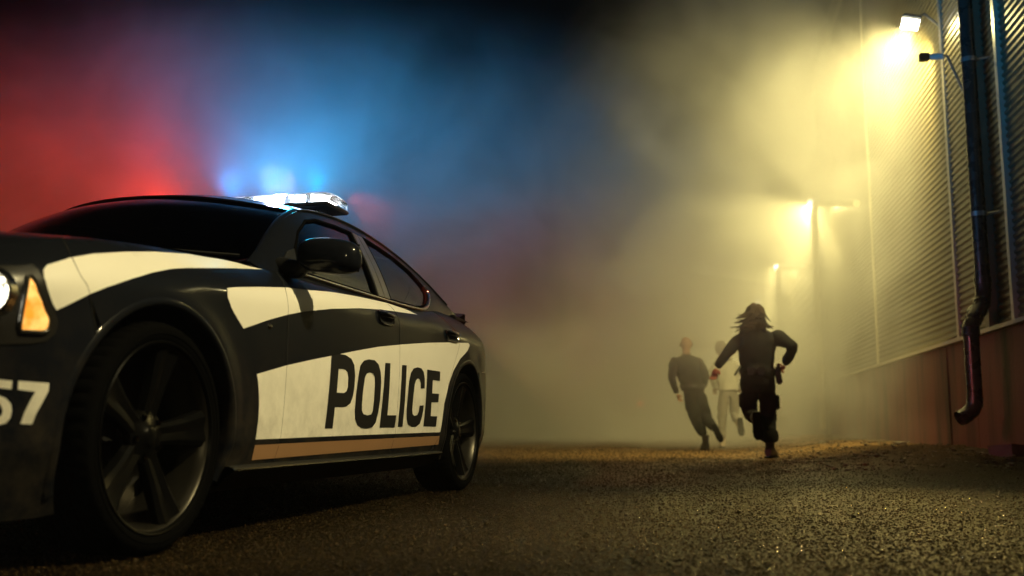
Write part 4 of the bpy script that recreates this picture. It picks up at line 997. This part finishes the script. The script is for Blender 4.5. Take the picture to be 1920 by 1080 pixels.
def head_geo(c, r, yaw=0.0, tilt=0.0):
    """sculpted head: skull, jaw, nose, brow, ears; faces +y when yaw=0"""
    v = []; f = []; nu_, nv_ = 28, 20
    for i in range(nv_+1):
        th = math.pi*i/nv_
        for j in range(nu_):
            ph = 2*math.pi*j/nu_; x = math.sin(th)*math.cos(ph); y = math.sin(th)*math.sin(ph); z = math.cos(th)
            k = 1.0
            X, Y, Z = 0.80*x, 0.95*y, 1.10*z
            if z < 0: X *= 1 - 0.28*(-z); Y = Y*(1-0.10*(-z)) + 0.10*(-z)
            if y > 0.6: 
                Y += 0.22*math.exp(-((x/0.16)**2 + ((z+0.12)/0.18)**2))    # nose
                Y += 0.05*math.exp(-((x/0.45)**2 + ((z-0.18)/0.10)**2))    # brow
                Y -= 0.07*math.exp(-(((abs(x)-0.32)/0.14)**2 + ((z-0.03)/0.09)**2))  # eye sockets
                Y += 0.05*math.exp(-((x/0.22)**2 + ((z+0.45)/0.07)**2))    # lips
            v.append(Vector((X, Y, Z))*r)
    for i in range(nv_):
        for j in range(nu_): f.append((i*nu_+j, (i+1)*nu_+j, (i+1)*nu_+(j+1)%nu_, i*nu_+(j+1)%nu_))
    for s in (-1, 1):
        b = len(v)
        for q in range(10):
            a = 2*math.pi*q/10; v.append(Vector((s*0.80, -0.02+0.16*math.cos(a), -0.05+0.26*math.sin(a)))*r)
        for q in range(10):
            a = 2*math.pi*q/10; v.append(Vector((s*0.90, -0.10+0.19*math.cos(a), -0.03+0.29*math.sin(a)))*r)
        f += [(b+q, b+(q+1)%10, b+10+(q+1)%10, b+10+q) for q in range(10)]; f.append(tuple(b+10+q for q in range(10)))
    Mh = Matrix.Translation(c) @ Matrix.Rotation(yaw, 4, 'Z') @ Matrix.Rotation(tilt, 4, 'X')
    return [Mh @ p for p in v], f
def hand_geo(w, d, side, s=1.0, curl=0.9):
    """palm and five fingers from the wrist w along d; side = direction of the thumb"""
    d = d.normalized(); side = (side - d*side.dot(d)).normalized(); nrm = d.cross(side).normalized()
    P = lambda a, b, c: tuple(w + (d*a + side*b + nrm*c)*s)
    V = []; F = []
    nd = {'w': P(0,0,0)+(0.026*s,0.020*s), 'p': P(0.045,0.0,0)+(0.040*s,0.018*s), 'q': P(0.085,0,0.004)+(0.040*s,0.015*s)}
    v, f = skin(nd, [('w','p'),('p','q')], 'w', 2); V += v; F += f
    for k, L in enumerate((0.074,0.082,0.076,0.060)):
        b = 0.030-0.020*k; c = curl*0.6
        pts = [(0.070,b,0.0)]; a = 0.15; x, z = 0.070, 0.0
        for q in range(3):
            x += L/3*math.cos(a)*1.1; z += L/3*math.sin(a)*1.1; pts.append((x, b*1.05, z)); a += c
        nd = {str(i): P(*p)+((0.0095-0.0012*i)*s,) for i, p in enumerate(pts)}
        v, f = skin(nd, [('0','1'),('1','2'),('2','3')], '0', 1); o = len(V); V += v; F += [[i+o for i in q] for q in f]
    nd = {'0': P(0.025,0.025,0)+(0.013*s,), '1': P(0.050,0.052,0.008)+(0.012*s,), '2': P(0.078,0.060,0.022)+(0.009*s,)}
    v, f = skin(nd, [('0','1'),('1','2')], '0', 1); o = len(V); V += v; F += [[i+o for i in q] for q in f]
    return V, F
def person(label, loc, scale, J, mats, zoneshirt, hands, head, hair=None, rz=0.0, wrinkle=0.012, extras=None):
    t = empty('person', loc, rz); tag(t, label, 'person'); t.scale = (scale,)*3
    edges = [('pelvis','waist'),('waist','chest'),('chest','neck0'),('neck0','neck1'),('neck1','hd'),
             ('chest','shL'),('shL','elL'),('elL','wrL'),('chest','shR'),('shR','elR'),('elR','wrR'),
             ('pelvis','hpL'),('hpL','thL'),('thL','knL'),('knL','cfL'),('cfL','anL'),('pelvis','hpR'),('hpR','thR'),('thR','knR'),('knR','cfR'),('cfR','anR')]
    V, F = skin(J, edges, 'pelvis', 3)
    # cloth folds
    def seg(p, a, b):
        a, b = Vector(a), Vector(b); ab = b-a; q = max(0, min(1, (p-a).dot(ab)/(ab.length_squared or 1))); return (p-(a+ab*q)).length
    hip = J['waist'][2]
    bm = bmesh.new(); vv = [bm.verts.new(p) for p in V]
    for q in F:
        try: bm.faces.new([vv[i] for i in q])
        except ValueError: pass
    bm.normal_update()
    for p in bm.verts:
        c = p.co
        w = noise.noise(Vector((c.x*7, c.y*7, c.z*11)))*1.0 + 0.5*noise.noise(Vector((c.x*17, c.y*17, c.z*26)))
        if c.z < J['neck1'][2]-0.03 or abs(c.x-J['hd'][0]) > 0.14: p.co = c + p.normal*w*wrinkle
    bm.verts.index_update(); bm.faces.index_update()
    V2 = [p.co.copy() for p in bm.verts]; F2 = [[q.index for q in fc.verts] for fc in bm.faces]; bm.free()
    slot = []
    nk = Vector(J['neck1'][:3])
    for q in F2:
        c = sum((V2[i] for i in q), Vector())/len(q)
        if (c-nk).length < 0.075 or (c-Vector(J['hd'][:3])).length < 0.13: slot.append(2)
        elif c.z > hip+zoneshirt or min(seg(c, J['shL'][:3], J['elL'][:3]), seg(c, J['elL'][:3], J['wrL'][:3]), seg(c, J['shR'][:3], J['elR'][:3]), seg(c, J['elR'][:3], J['wrR'][:3])) < 0.062: slot.append(0)
        else: slot.append(1)
    def addg(g, s_):
        nonlocal V2, F2, slot
        o = len(V2); V2 += g[0]; F2 += [[i+o for i in q] for q in g[1]]; slot += [s_]*len(g[1])
    addg(head_geo(Vector(head[0]), head[1], head[2], head[3]), 2)
    for (w_, d_, sd, sc_, cu) in hands: addg(hand_geo(Vector(w_), Vector(d_), Vector(sd), sc_, cu), 3)
    o = mesh('body', V2, F2, mats, t); o.data.polygons.foreach_set('material_index', slot); o.data.update()
    return t
def boot(parent, ankle, toe_dir, up, m, L=0.29, name='boot', shaft=0.12, r=0.052):
    """lace-up boot: shaft, vamp, heel and sole; ankle = joint, toe_dir along the sole, up along the shin"""
    a = Vector(ankle); d = Vector(toe_dir).normalized(); u = Vector(up); u = (u - d*u.dot(d)).normalized(); s = d.cross(u)
    P = lambda x, y, z: a + d*x + s*y + u*z
    secs = [(-0.075,0.036,-0.085,-0.01),(-0.06,0.042,-0.09,0.02),(-0.02,0.046,-0.09,0.045),(0.03,0.046,-0.09,0.035),(0.08,0.047,-0.09,0.0),(0.13,0.050,-0.09,-0.03),(0.175,0.044,-0.09,-0.042),(0.205,0.028,-0.088,-0.055)]
    v = []; f = []; n = 12
    for (x, hw, zb, zt_) in secs:
        for k in range(n):
            t_ = 2*math.pi*k/n; cy_, sz_ = math.cos(t_), math.sin(t_)
            v.append(P(x, hw*math.copysign(abs(cy_)**0.8, cy_), (zb+zt_)/2 + (zt_-zb)/2*math.copysign(abs(sz_)**0.7, sz_)))
    for i in range(len(secs)-1):
        for k in range(n): f.append((i*n+k, i*n+(k+1)%n, (i+1)*n+(k+1)%n, (i+1)*n+k))
    f.append(tuple(range(n))); f.append(tuple((len(secs)-1)*n+k for k in range(n))[::-1])
    mb = MB(); mb.add(v, f); su = Vector(up).normalized(); mb.tube([P(0,0,0)-su*0.03, a+su*0.04, a+su*shaft], [r, r*0.98, r*1.12], 14)
    o = mb.build(name, m, parent)
    mb = MB(); v = []
    for z in (-0.105, -0.088):
        for (x, hw) in ((-0.08,0.030),(-0.06,0.042),(0.0,0.044),(0.06,0.044),(0.13,0.053),(0.18,0.045),(0.212,0.022)): v += [P(x,hw,z), P(x,-hw,z)]
    f = []
    for i in range(6): 
        for b in (0, 14): f.append((b+2*i, b+2*i+1, b+2*i+3, b+2*i+2))
        f.append((2*i, 2*i+2, 14+2*i+2, 14+2*i)); f.append((2*i+1, 14+2*i+1, 14+2*i+3, 2*i+3))
    f += [(0,14,15,1),(12,13,27,26)]
    mb.add(v, f); mb.build('sole', M['rubber'], o, smooth=False)
    return o
uni = mat('dark_uniform_cloth', (0.010,0.010,0.011), 0.95, spec=0.1, noise_s=30, var=0.3, bump=0.003)
uni2 = mat('dark_uniform_trousers', (0.009,0.009,0.010), 0.95, spec=0.1, noise_s=25, var=0.3, bump=0.003)
skinm = mat('skin', (0.30,0.17,0.11), 0.6, spec=0.2, noise_s=20, var=0.1)
handm = mat('ruddy_hand_skin', (0.30,0.09,0.06), 0.8, noise_s=60, var=0.2)
hoodie = mat('white_top_cloth', (0.45,0.43,0.37), 0.9, noise_s=8, var=0.25, bump=0.004)
greyt = mat('grey_trouser_cloth', (0.22,0.20,0.17), 0.85, noise_s=10, var=0.15, bump=0.004)
bootm = mat('black_boot_leather', (0.02,0.019,0.018), 0.4, coat=0.2)
hairm = mat('dark_brown_hair', (0.028,0.017,0.010), 0.8, spec=0.15, noise_s=80, var=0.4)

def shell(parent, name, secs, m, wr=0.012, n=36, seed=0.0):
    """loose garment round the trunk: rows (x, y, z, rx, ry)"""
    v = []; f = []; tab = [(i,)+tuple(q) for i, q in enumerate(secs)]; k = 5; rows = (len(secs)-1)*k+1
    for i in range(rows):
        x, y, z, rx, ry = lerp_tab(tab, i/k)
        for j in range(n):
            a = 2*math.pi*j/n; c, s = math.cos(a), math.sin(a)
            w = 1 + wr/0.15*(noise.noise(Vector((c*2.2+seed, s*2.2, z*9))) + 0.5*noise.noise(Vector((c*5+seed, s*5, z*20))))
            v.append((x + rx*w*math.copysign(abs(c)**0.85, c), y + ry*w*math.copysign(abs(s)**0.85, s), z))
    for i in range(rows-1):
        for j in range(n): f.append((i*n+j, i*n+(j+1)%n, (i+1)*n+(j+1)%n, (i+1)*n+j))
    f.append(tuple((rows-1)*n+j for j in range(n))); f.append(tuple(range(n))[::-1])
    return mesh(name, v, f, m, parent)
# --- long haired officer
def fx(cx, sc0, x0): return (cx-x0)/sc0
JA = {
 'pelvis': (-0.10,0.0,0.86,0.165,0.125), 'waist': (-0.10,0.02,1.00,0.165,0.115), 'chest': (-0.10,0.06,1.20,0.205,0.13),
 'neck0': (-0.095,0.08,1.365,0.085,0.075), 'neck1': (-0.095,0.09,1.43,0.055,0.055), 'hd': (-0.10,0.10,1.52,0.07,0.07),
 'shL': (-0.285,0.06,1.30,0.082,0.085), 'elL': (-0.43,-0.10,1.13,0.062,0.062), 'wrL': (-0.555,-0.20,0.965,0.044,0.044),
 'shR': (0.105,0.06,1.325,0.085,0.085), 'elR': (0.262,-0.20,1.185,0.070,0.070), 'wrR': (0.185,-0.02,1.00,0.046,0.046),
 'hpL': (-0.185,0.0,0.80,0.115,0.12), 'thL': (-0.195,0.05,0.64,0.098,0.11), 'knL': (-0.195,0.06,0.475,0.082,0.085), 'cfL': (-0.185,-0.16,0.44,0.075,0.075), 'anL': (-0.18,-0.36,0.43,0.055,0.055),
 'hpR': (-0.02,0.0,0.80,0.118,0.12), 'thR': (0.005,0.03,0.64,0.105,0.115), 'knR': (0.0,0.02,0.47,0.088,0.092), 'cfR': (-0.005,-0.03,0.33,0.082,0.085), 'anR': (-0.005,-0.06,0.215,0.076,0.076)}
pA = person('long haired officer in dark uniform running away, nearest of the three runners', (0,0,0), 1.0, JA, [uni,uni2,skinm,handm], -0.02,
  [((-0.56,-0.205,0.96),(-0.25,-0.35,-1.0),(0.8,-0.5,0),1.12,0.7),((0.183,-0.015,0.995),(-0.25,0.5,-0.35),(-0.5,0.1,0.8),1.0,1.4)],
  ((-0.10,0.115,1.545),0.112,0.15,-0.1))
FA = carpos = None
def feet_at(px, py_feet_Y): pass
def ground_at(px, Y):
    """world X for a photo column at distance Y (on the ground)"""
    zc = Y*math.cos(R(7.8)) + (0-0.38)*math.sin(R(7.8)); return (px-960)/1873.0*zc
ya = 10.9; pA.location = (ground_at(1444, ya), ya, gz(ground_at(1444, ya), ya)-0.0); pA.rotation_euler = (0,0,-math.atan2(ground_at(1444,ya), ya)*0.5)
boot(pA, (-0.005,-0.055,0.11), (0.45,1,0.0), (0,-0.1,1), bootm)
boot(pA, (-0.18,-0.40,0.425), (0.05,0.15,-1), (0.0,1,0.1), bootm)
shell(pA, 'jacket', [(-0.10,0.0,0.86,0.175,0.145),(-0.10,0.0,0.93,0.185,0.150),(-0.10,0.02,1.0,0.178,0.138),(-0.10,0.04,1.12,0.195,0.145),(-0.095,0.06,1.25,0.215,0.15),(-0.095,0.07,1.34,0.19,0.13),(-0.095,0.08,1.40,0.10,0.09)], uni, 0.012)
shell(pA, 'trouser_seat', [(-0.10,0.01,0.70,0.17,0.12),(-0.105,0.0,0.80,0.19,0.15),(-0.10,0.0,0.90,0.18,0.145)], uni2, 0.012, seed=4)
# duty belt, pouches, holster
def ringbelt(parent, c, rx, ry, z, h, m, tilt=0.0):
    mb = MB(); v = []; f = []; n = 40
    for k in range(n):
        a = 2*math.pi*k/n
        for (dr, dz) in ((0,-h/2),(0.012,-h/2),(0.012,h/2),(0,h/2)):
            v.append((c[0]+(rx+dr)*math.cos(a), c[1]+(ry+dr)*math.sin(a), z+dz+tilt*math.cos(a)))
    for k in range(n):
        for j in range(4): f.append((4*k+j, 4*((k+1)%n)+j, 4*((k+1)%n)+(j+1)%4, 4*k+(j+1)%4))
    mb.add(v, f); return mb.build('duty_belt', m, parent)
blt = ringbelt(pA, (-0.10,0.01), 0.186, 0.150, 0.935, 0.05, bootm)
mb = MB(); mb.box((0.115,-0.01,0.885), (0.06,0.11,0.19), Matrix.Rotation(R(-8),4,'Y'), 0.015); mb.box((0.12,0.0,0.985), (0.035,0.05,0.07), None, 0.01); mb.build('holster', bootm, blt)
for x in (-0.19,-0.08): 
    mb = MB(); mb.box((x,-0.155,0.935), (0.07,0.04,0.09), None, 0.01); mb.build('pouch', bootm, blt)
mb = MB(); mb.tube([(-0.29,-0.07,0.99),(-0.325,-0.13,0.94),(-0.36,-0.17,0.89)], 0.013, 8); mb.build('baton', bootm, blt)
mb = MB(); mb.box((0.100,0.02,0.60), (0.035,0.14,0.16), None, 0.012); mb.box((-0.285,0.05,0.62), (0.03,0.14,0.16), None, 0.012); mb.build('cargo_pocket', uni2, pA)
# trouser cuff bloused over the boot
mb = MB(); mb.tube([(-0.005,-0.06,0.30),(-0.005,-0.06,0.24),(-0.005,-0.06,0.19),(-0.005,-0.06,0.17)], [0.085,0.098,0.092,0.06], 18); mb.build('trouser_cuff', uni2, pA)
# hair: cap plus streaming strands
bm = bmesh.new(); bmesh.ops.create_icosphere(bm, subdivisions=4, radius=1.0)
for q in bm.verts:
    c = q.co; k = 1 + 0.10*noise.noise(c*4.0) + 0.05*noise.noise(c*11)
    q.co = Vector((c.x*0.110, c.y*0.118-0.028, c.z*0.128))*k
    if c.y > 0.35 and c.z < 0.35: q.co.y = min(q.co.y, 0.03)
    q.co += Vector((-0.10,0.10,1.565))
bm.verts.index_update(); hv = [q.co.copy() for q in bm.verts]; hf = [[q.index for q in p.verts] for p in bm.faces]; bm.free()
mb = MB(); mb.add(hv, hf); rg = random.Random(3)
for k in range(330):
    a = rg.uniform(-2.9, -0.2); z0 = rg.uniform(1.46,1.64)
    p0 = Vector((-0.10+0.09*math.cos(a), 0.08+0.10*math.sin(a), z0)); L = rg.uniform(0.09,0.26)
    dx = rg.uniform(-1.0, 0.12) if rg.random() < 0.75 else rg.uniform(-0.2, 0.5); dz = rg.uniform(-1.1,-0.35)
    p1 = p0 + Vector((dx*0.45, rg.uniform(-0.5,-0.1), dz*0.9))*L*0.5; p2 = p1 + Vector((dx*1.1, rg.uniform(-0.4,0.1), dz*0.55+rg.uniform(-0.2,0.35)))*L*0.6
    mb.tube([p0, p1, p2], [0.015, 0.013, 0.004], 4)
mb.build('hair', hairm, pA)

# --- shaven headed officer, leaning into his stride
JB = {
 'pelvis': (0.02,0.0,0.92,0.16,0.12), 'waist': (-0.01,0.02,1.05,0.165,0.12), 'chest': (-0.04,0.05,1.27,0.215,0.135),
 'neck0': (-0.045,0.07,1.47,0.09,0.08), 'neck1': (-0.04,0.08,1.54,0.058,0.058), 'hd': (-0.03,0.09,1.62,0.07,0.07),
 'shL': (-0.23,0.05,1.38,0.088,0.09), 'elL': (-0.325,-0.08,1.12,0.062,0.062), 'wrL': (-0.235,-0.02,0.88,0.045,0.045),
 'shR': (0.155,0.05,1.38,0.088,0.09), 'elR': (0.22,-0.10,1.13,0.062,0.062), 'wrR': (0.19,0.10,0.96,0.045,0.045),
 'hpL': (-0.045,0.0,0.84,0.115,0.12), 'thL': (-0.01,0.04,0.66,0.118,0.12), 'knL': (0.05,0.05,0.47,0.102,0.10), 'cfL': (0.10,0.0,0.32,0.098,0.095), 'anL': (0.15,-0.05,0.19,0.06,0.06),
 'hpR': (0.11,0.0,0.84,0.115,0.12), 'thR': (0.165,0.05,0.68,0.115,0.115), 'knR': (0.20,0.05,0.50,0.100,0.10), 'cfR': (0.22,-0.16,0.40,0.085,0.085), 'anR': (0.25,-0.34,0.33,0.062,0.062)}
pB = person('shaven headed officer in dark uniform leaning as he runs, left of the long haired officer', (0,0,0), 0.98, JB, [uni,uni2,skinm,skinm], -0.02,
  [((-0.233,-0.02,0.875),(0.25,0.1,-1.0),(0.6,0.5,0),1.0,1.0),((0.19,0.10,0.95),(-0.1,0.6,-0.6),(-0.6,0.1,0.5),1.0,1.3)],
  ((-0.03,0.10,1.65),0.112,-0.35,-0.05))
yb = 15.4; pB.location = (ground_at(1304, yb), yb, gz(ground_at(1304, yb), yb)+0.0)
pB.rotation_euler = (0, R(-2), 0)
boot(pB, (0.155,-0.05,0.105), (-0.1,1,0), (0,-0.1,1), bootm); boot(pB, (0.255,-0.375,0.31), (0.35,-0.1,-0.9), (0.1,0.9,0.1), bootm)
shell(pB, 'jacket', [(0.02,0.0,0.92,0.178,0.145),(0.005,0.01,1.02,0.178,0.142),(-0.02,0.03,1.15,0.20,0.148),(-0.04,0.05,1.30,0.225,0.155),(-0.045,0.06,1.41,0.20,0.13),(-0.045,0.07,1.47,0.10,0.09)], uni, 0.012, seed=9)
ringbelt(pB, (0.01,0.01), 0.185, 0.15, 0.99, 0.05, bootm)

# --- suspect in a white top
JC = {
 'pelvis': (0.05,0.0,0.97,0.15,0.12), 'waist': (0.04,0.02,1.08,0.15,0.12), 'chest': (0.02,0.05,1.28,0.20,0.135),
 'neck0': (0.0,0.07,1.47,0.085,0.08), 'neck1': (-0.02,0.08,1.54,0.056,0.056), 'hd': (-0.04,0.09,1.62,0.07,0.07),
 'shL': (-0.17,0.05,1.38,0.085,0.09), 'elL': (-0.24,-0.12,1.16,0.062,0.062), 'wrL': (-0.17,0.08,0.99,0.045,0.045),
 'shR': (0.20,0.05,1.38,0.085,0.09), 'elR': (0.30,-0.10,1.16,0.062,0.062), 'wrR': (0.27,0.10,0.98,0.045,0.045),
 'hpL': (-0.02,0.0,0.88,0.105,0.11), 'thL': (-0.05,0.02,0.70,0.092,0.10), 'knL': (-0.07,0.02,0.50,0.074,0.08), 'cfL': (-0.085,-0.02,0.32,0.066,0.07), 'anL': (-0.09,-0.05,0.13,0.052,0.052),
 'hpR': (0.12,0.0,0.88,0.105,0.11), 'thR': (0.15,0.08,0.71,0.09,0.10), 'knR': (0.15,0.10,0.54,0.074,0.078), 'cfR': (0.14,-0.12,0.46,0.064,0.064), 'anR': (0.12,-0.34,0.42,0.05,0.05)}
pC = person('runner in a white top and grey trousers fleeing ahead of the two officers', (0,0,0), 0.99, JC, [hoodie,greyt,skinm,skinm], -0.04,
  [((-0.17,0.08,0.98),(0.1,0.7,-0.5),(0.6,0.1,0.4),1.0,1.3),((0.27,0.10,0.975),(-0.1,0.7,-0.5),(-0.6,0.1,0.4),1.0,1.3)],
  ((-0.045,0.10,1.645),0.110,0.2,-0.05))
yc = 16.6; pC.location = (ground_at(1364, yc), yc, gz(ground_at(1364, yc), yc))
shell(pC, 'pullover', [(0.05,0.0,0.95,0.175,0.14),(0.045,0.01,1.03,0.172,0.138),(0.03,0.03,1.16,0.195,0.145),(0.02,0.05,1.30,0.215,0.15),(0.01,0.06,1.41,0.19,0.13),(0.0,0.07,1.47,0.10,0.09)], hoodie, 0.014, seed=14)
shoe = mat('pale_running_shoe', (0.5,0.42,0.32), 0.6)
boot(pC, (-0.09,-0.05,0.105), (0.1,1,0), (0,-0.1,1), shoe, name='shoe', shaft=0.03); boot(pC, (0.12,-0.38,0.40), (0.05,-0.1,-1), (0.0,1,0.1), shoe, name='shoe', shaft=0.03)
bm = bmesh.new(); bmesh.ops.create_icosphere(bm, subdivisions=3, radius=1.0)
for q in bm.verts:
    c = q.co; q.co = Vector((c.x*0.100, c.y*0.112-0.022, c.z*0.118))*(1+0.08*noise.noise(c*5))
    if c.y > 0.3 and c.z < 0.4: q.co.y = min(q.co.y, 0.02)
    if c.z < -0.5: q.co.z = max(q.co.z, -0.06)
    q.co += Vector((-0.045,0.09,1.675))
bm.verts.index_update(); mb = MB(); mb.add([q.co.copy() for q in bm.verts], [[q.index for q in p.verts] for p in bm.faces]); bm.free()
mb.build('hair', mat('short_fair_hair', (0.16,0.11,0.06), 0.6, noise_s=60, var=0.3), pC)
mb = MB(); mb.tube([(-0.12,-0.05,1.47),(-0.02,-0.09,1.50),(0.10,-0.06,1.46)], [0.03,0.05,0.03], 12); mb.build('hood', hoodie, pC)

# ------------------------------------------------------------ far warning light on a short post, and bits by the wall
fx_ = ground_at(1201, 30.0); fl = empty('warning_light', (fx_, 30, 0)); tag(fl, 'tiny red warning light on a short post far off in the fog', 'warning light')
mb = MB(); mb.tube([(0,0,0),(0,0,0.92)], 0.03, 8); mb.build('post', M['steel'], fl)
mb = MB(); mb.lathe([(0.07,0.92),(0.075,0.96),(0.065,1.06),(0.0,1.09)], 14); mb.build('lens', emit('red_far_lens', (1.0,0.10,0.04), 10), fl)
def chunk(Y, out, s, label, grp=None):
    p = wallp(Y, 0, out); bm = bmesh.new(); bmesh.ops.create_cube(bm, size=1.0); bmesh.ops.subdivide_edges(bm, edges=bm.edges[:], cuts=3, use_grid_fill=True)
    for q in bm.verts:
        c = q.co; q.co = Vector((c.x*s[0], c.y*s[1], c.z*s[2]))*(1+0.12*noise.noise(c*3+Vector((Y,0,0))))
    bm.verts.index_update(); mb = MB(); mb.add([q.co.copy() for q in bm.verts], [[q.index for q in f_.verts] for f_ in bm.faces]); bm.free()
    o = mb.build('concrete_chunk', M['chunk'], None); o.location = (p.x, p.y, gz(p.x, p.y)+s[2]*0.35); o.rotation_euler = (0.05, 0.08, Y)
    return tag(o, label, 'rubble')
M['chunk'] = mat('dirty_concrete', (0.13,0.11,0.085), 0.8, noise_s=14, var=0.4, bump=0.01)
chunk(8.25, 0.14, (0.24,0.14,0.10), 'broad concrete chunk lying right of the drainpipe foot')
chunk(11.4, 0.35, (0.12,0.09,0.07), 'small concrete chunk on the bank left of the drainpipe')
chunk(13.6, 0.9, (0.16,0.10,0.06), 'flat concrete chunk farther along the foot of the wall')
# ------------------------------------------------------------ air: even haze, and banks of drifting smoke in it
def haze_box():
    mb = MB(); mb.box((0, 15, 4.2), (150, 110, 11.0)); o = mb.build('haze', None, None, smooth=False)
    m = bpy.data.materials.new('haze_air'); m.use_nodes = True; n = m.node_tree; n.nodes.clear()
    out = n.nodes.new('ShaderNodeOutputMaterial'); pv = n.nodes.new('ShaderNodeVolumePrincipled')
    pv.inputs['Color'].default_value = (0.9,0.9,0.88,1); pv.inputs['Density'].default_value = HAZE_D; pv.inputs['Anisotropy'].default_value = HAZE_G
    n.links.new(pv.outputs[0], out.inputs['Volume']); o.data.materials.append(m)
    tag(o, 'thin night haze filling the yard', kind='stuff'); return o
haze_box()
def smoke(name, label, c, r, dens, scale, lo=0.40, hi=0.70, g=0.3, seed=0.0):
    """ellipsoid of drifting smoke: density fades to nothing towards its skin"""
    bm = bmesh.new(); bmesh.ops.create_icosphere(bm, subdivisions=3, radius=1.0)
    v = [Vector(q.co) for q in bm.verts]; f = [[q.index for q in p.verts] for p in bm.faces]; bm.free()
    o = mesh(name, v, f, None, None); o.location = c; o.scale = r
    m = bpy.data.materials.new(name); m.use_nodes = True; n = m.node_tree; n.nodes.clear()
    out = n.nodes.new('ShaderNodeOutputMaterial'); pv = n.nodes.new('ShaderNodeVolumePrincipled')
    tc = n.nodes.new('ShaderNodeTexCoord'); geo = n.nodes.new('ShaderNodeNewGeometry')
    ln = n.nodes.new('ShaderNodeVectorMath'); ln.operation = 'LENGTH'; n.links.new(tc.outputs['Object'], ln.inputs[0])
    fall = n.nodes.new('ShaderNodeMapRange'); fall.interpolation_type = 'SMOOTHSTEP'
    fall.inputs[1].default_value = 0.98; fall.inputs[2].default_value = 0.35; fall.inputs[3].default_value = 0; fall.inputs[4].default_value = 1
    n.links.new(ln.outputs['Value'], fall.inputs[0])
    ad = n.nodes.new('ShaderNodeVectorMath'); ad.operation = 'ADD'; ad.inputs[1].default_value = (seed, seed*2, seed*3); n.links.new(geo.outputs['Position'], ad.inputs[0])
    nz = n.nodes.new('ShaderNodeTexNoise'); nz.inputs['Scale'].default_value = scale; nz.inputs['Detail'].default_value = 4.0; nz.inputs['Roughness'].default_value = 0.60
    nz.inputs['Distortion'].default_value = 1.2
    n.links.new(ad.outputs[0], nz.inputs['Vector'])
    mr = n.nodes.new('ShaderNodeMapRange'); mr.inputs[1].default_value = lo; mr.inputs[2].default_value = hi; n.links.new(nz.outputs['Fac'], mr.inputs[0])
    a = n.nodes.new('ShaderNodeMath'); a.operation = 'MULTIPLY'; n.links.new(fall.outputs[0], a.inputs[0]); n.links.new(mr.outputs[0], a.inputs[1])
    b = n.nodes.new('ShaderNodeMath'); b.operation = 'MULTIPLY'; n.links.new(a.outputs[0], b.inputs[0]); b.inputs[1].default_value = dens
    n.links.new(b.outputs[0], pv.inputs['Density']); pv.inputs['Color'].default_value = (0.92,0.92,0.9,1); pv.inputs['Anisotropy'].default_value = g
    n.links.new(pv.outputs[0], out.inputs['Volume']); o.data.materials.append(m)
    try: m.cycles.volume_step_rate = 1.0
    except Exception: pass
    tag(o, label, kind='stuff'); return o
for s_ in SMOKES: smoke(*s_)
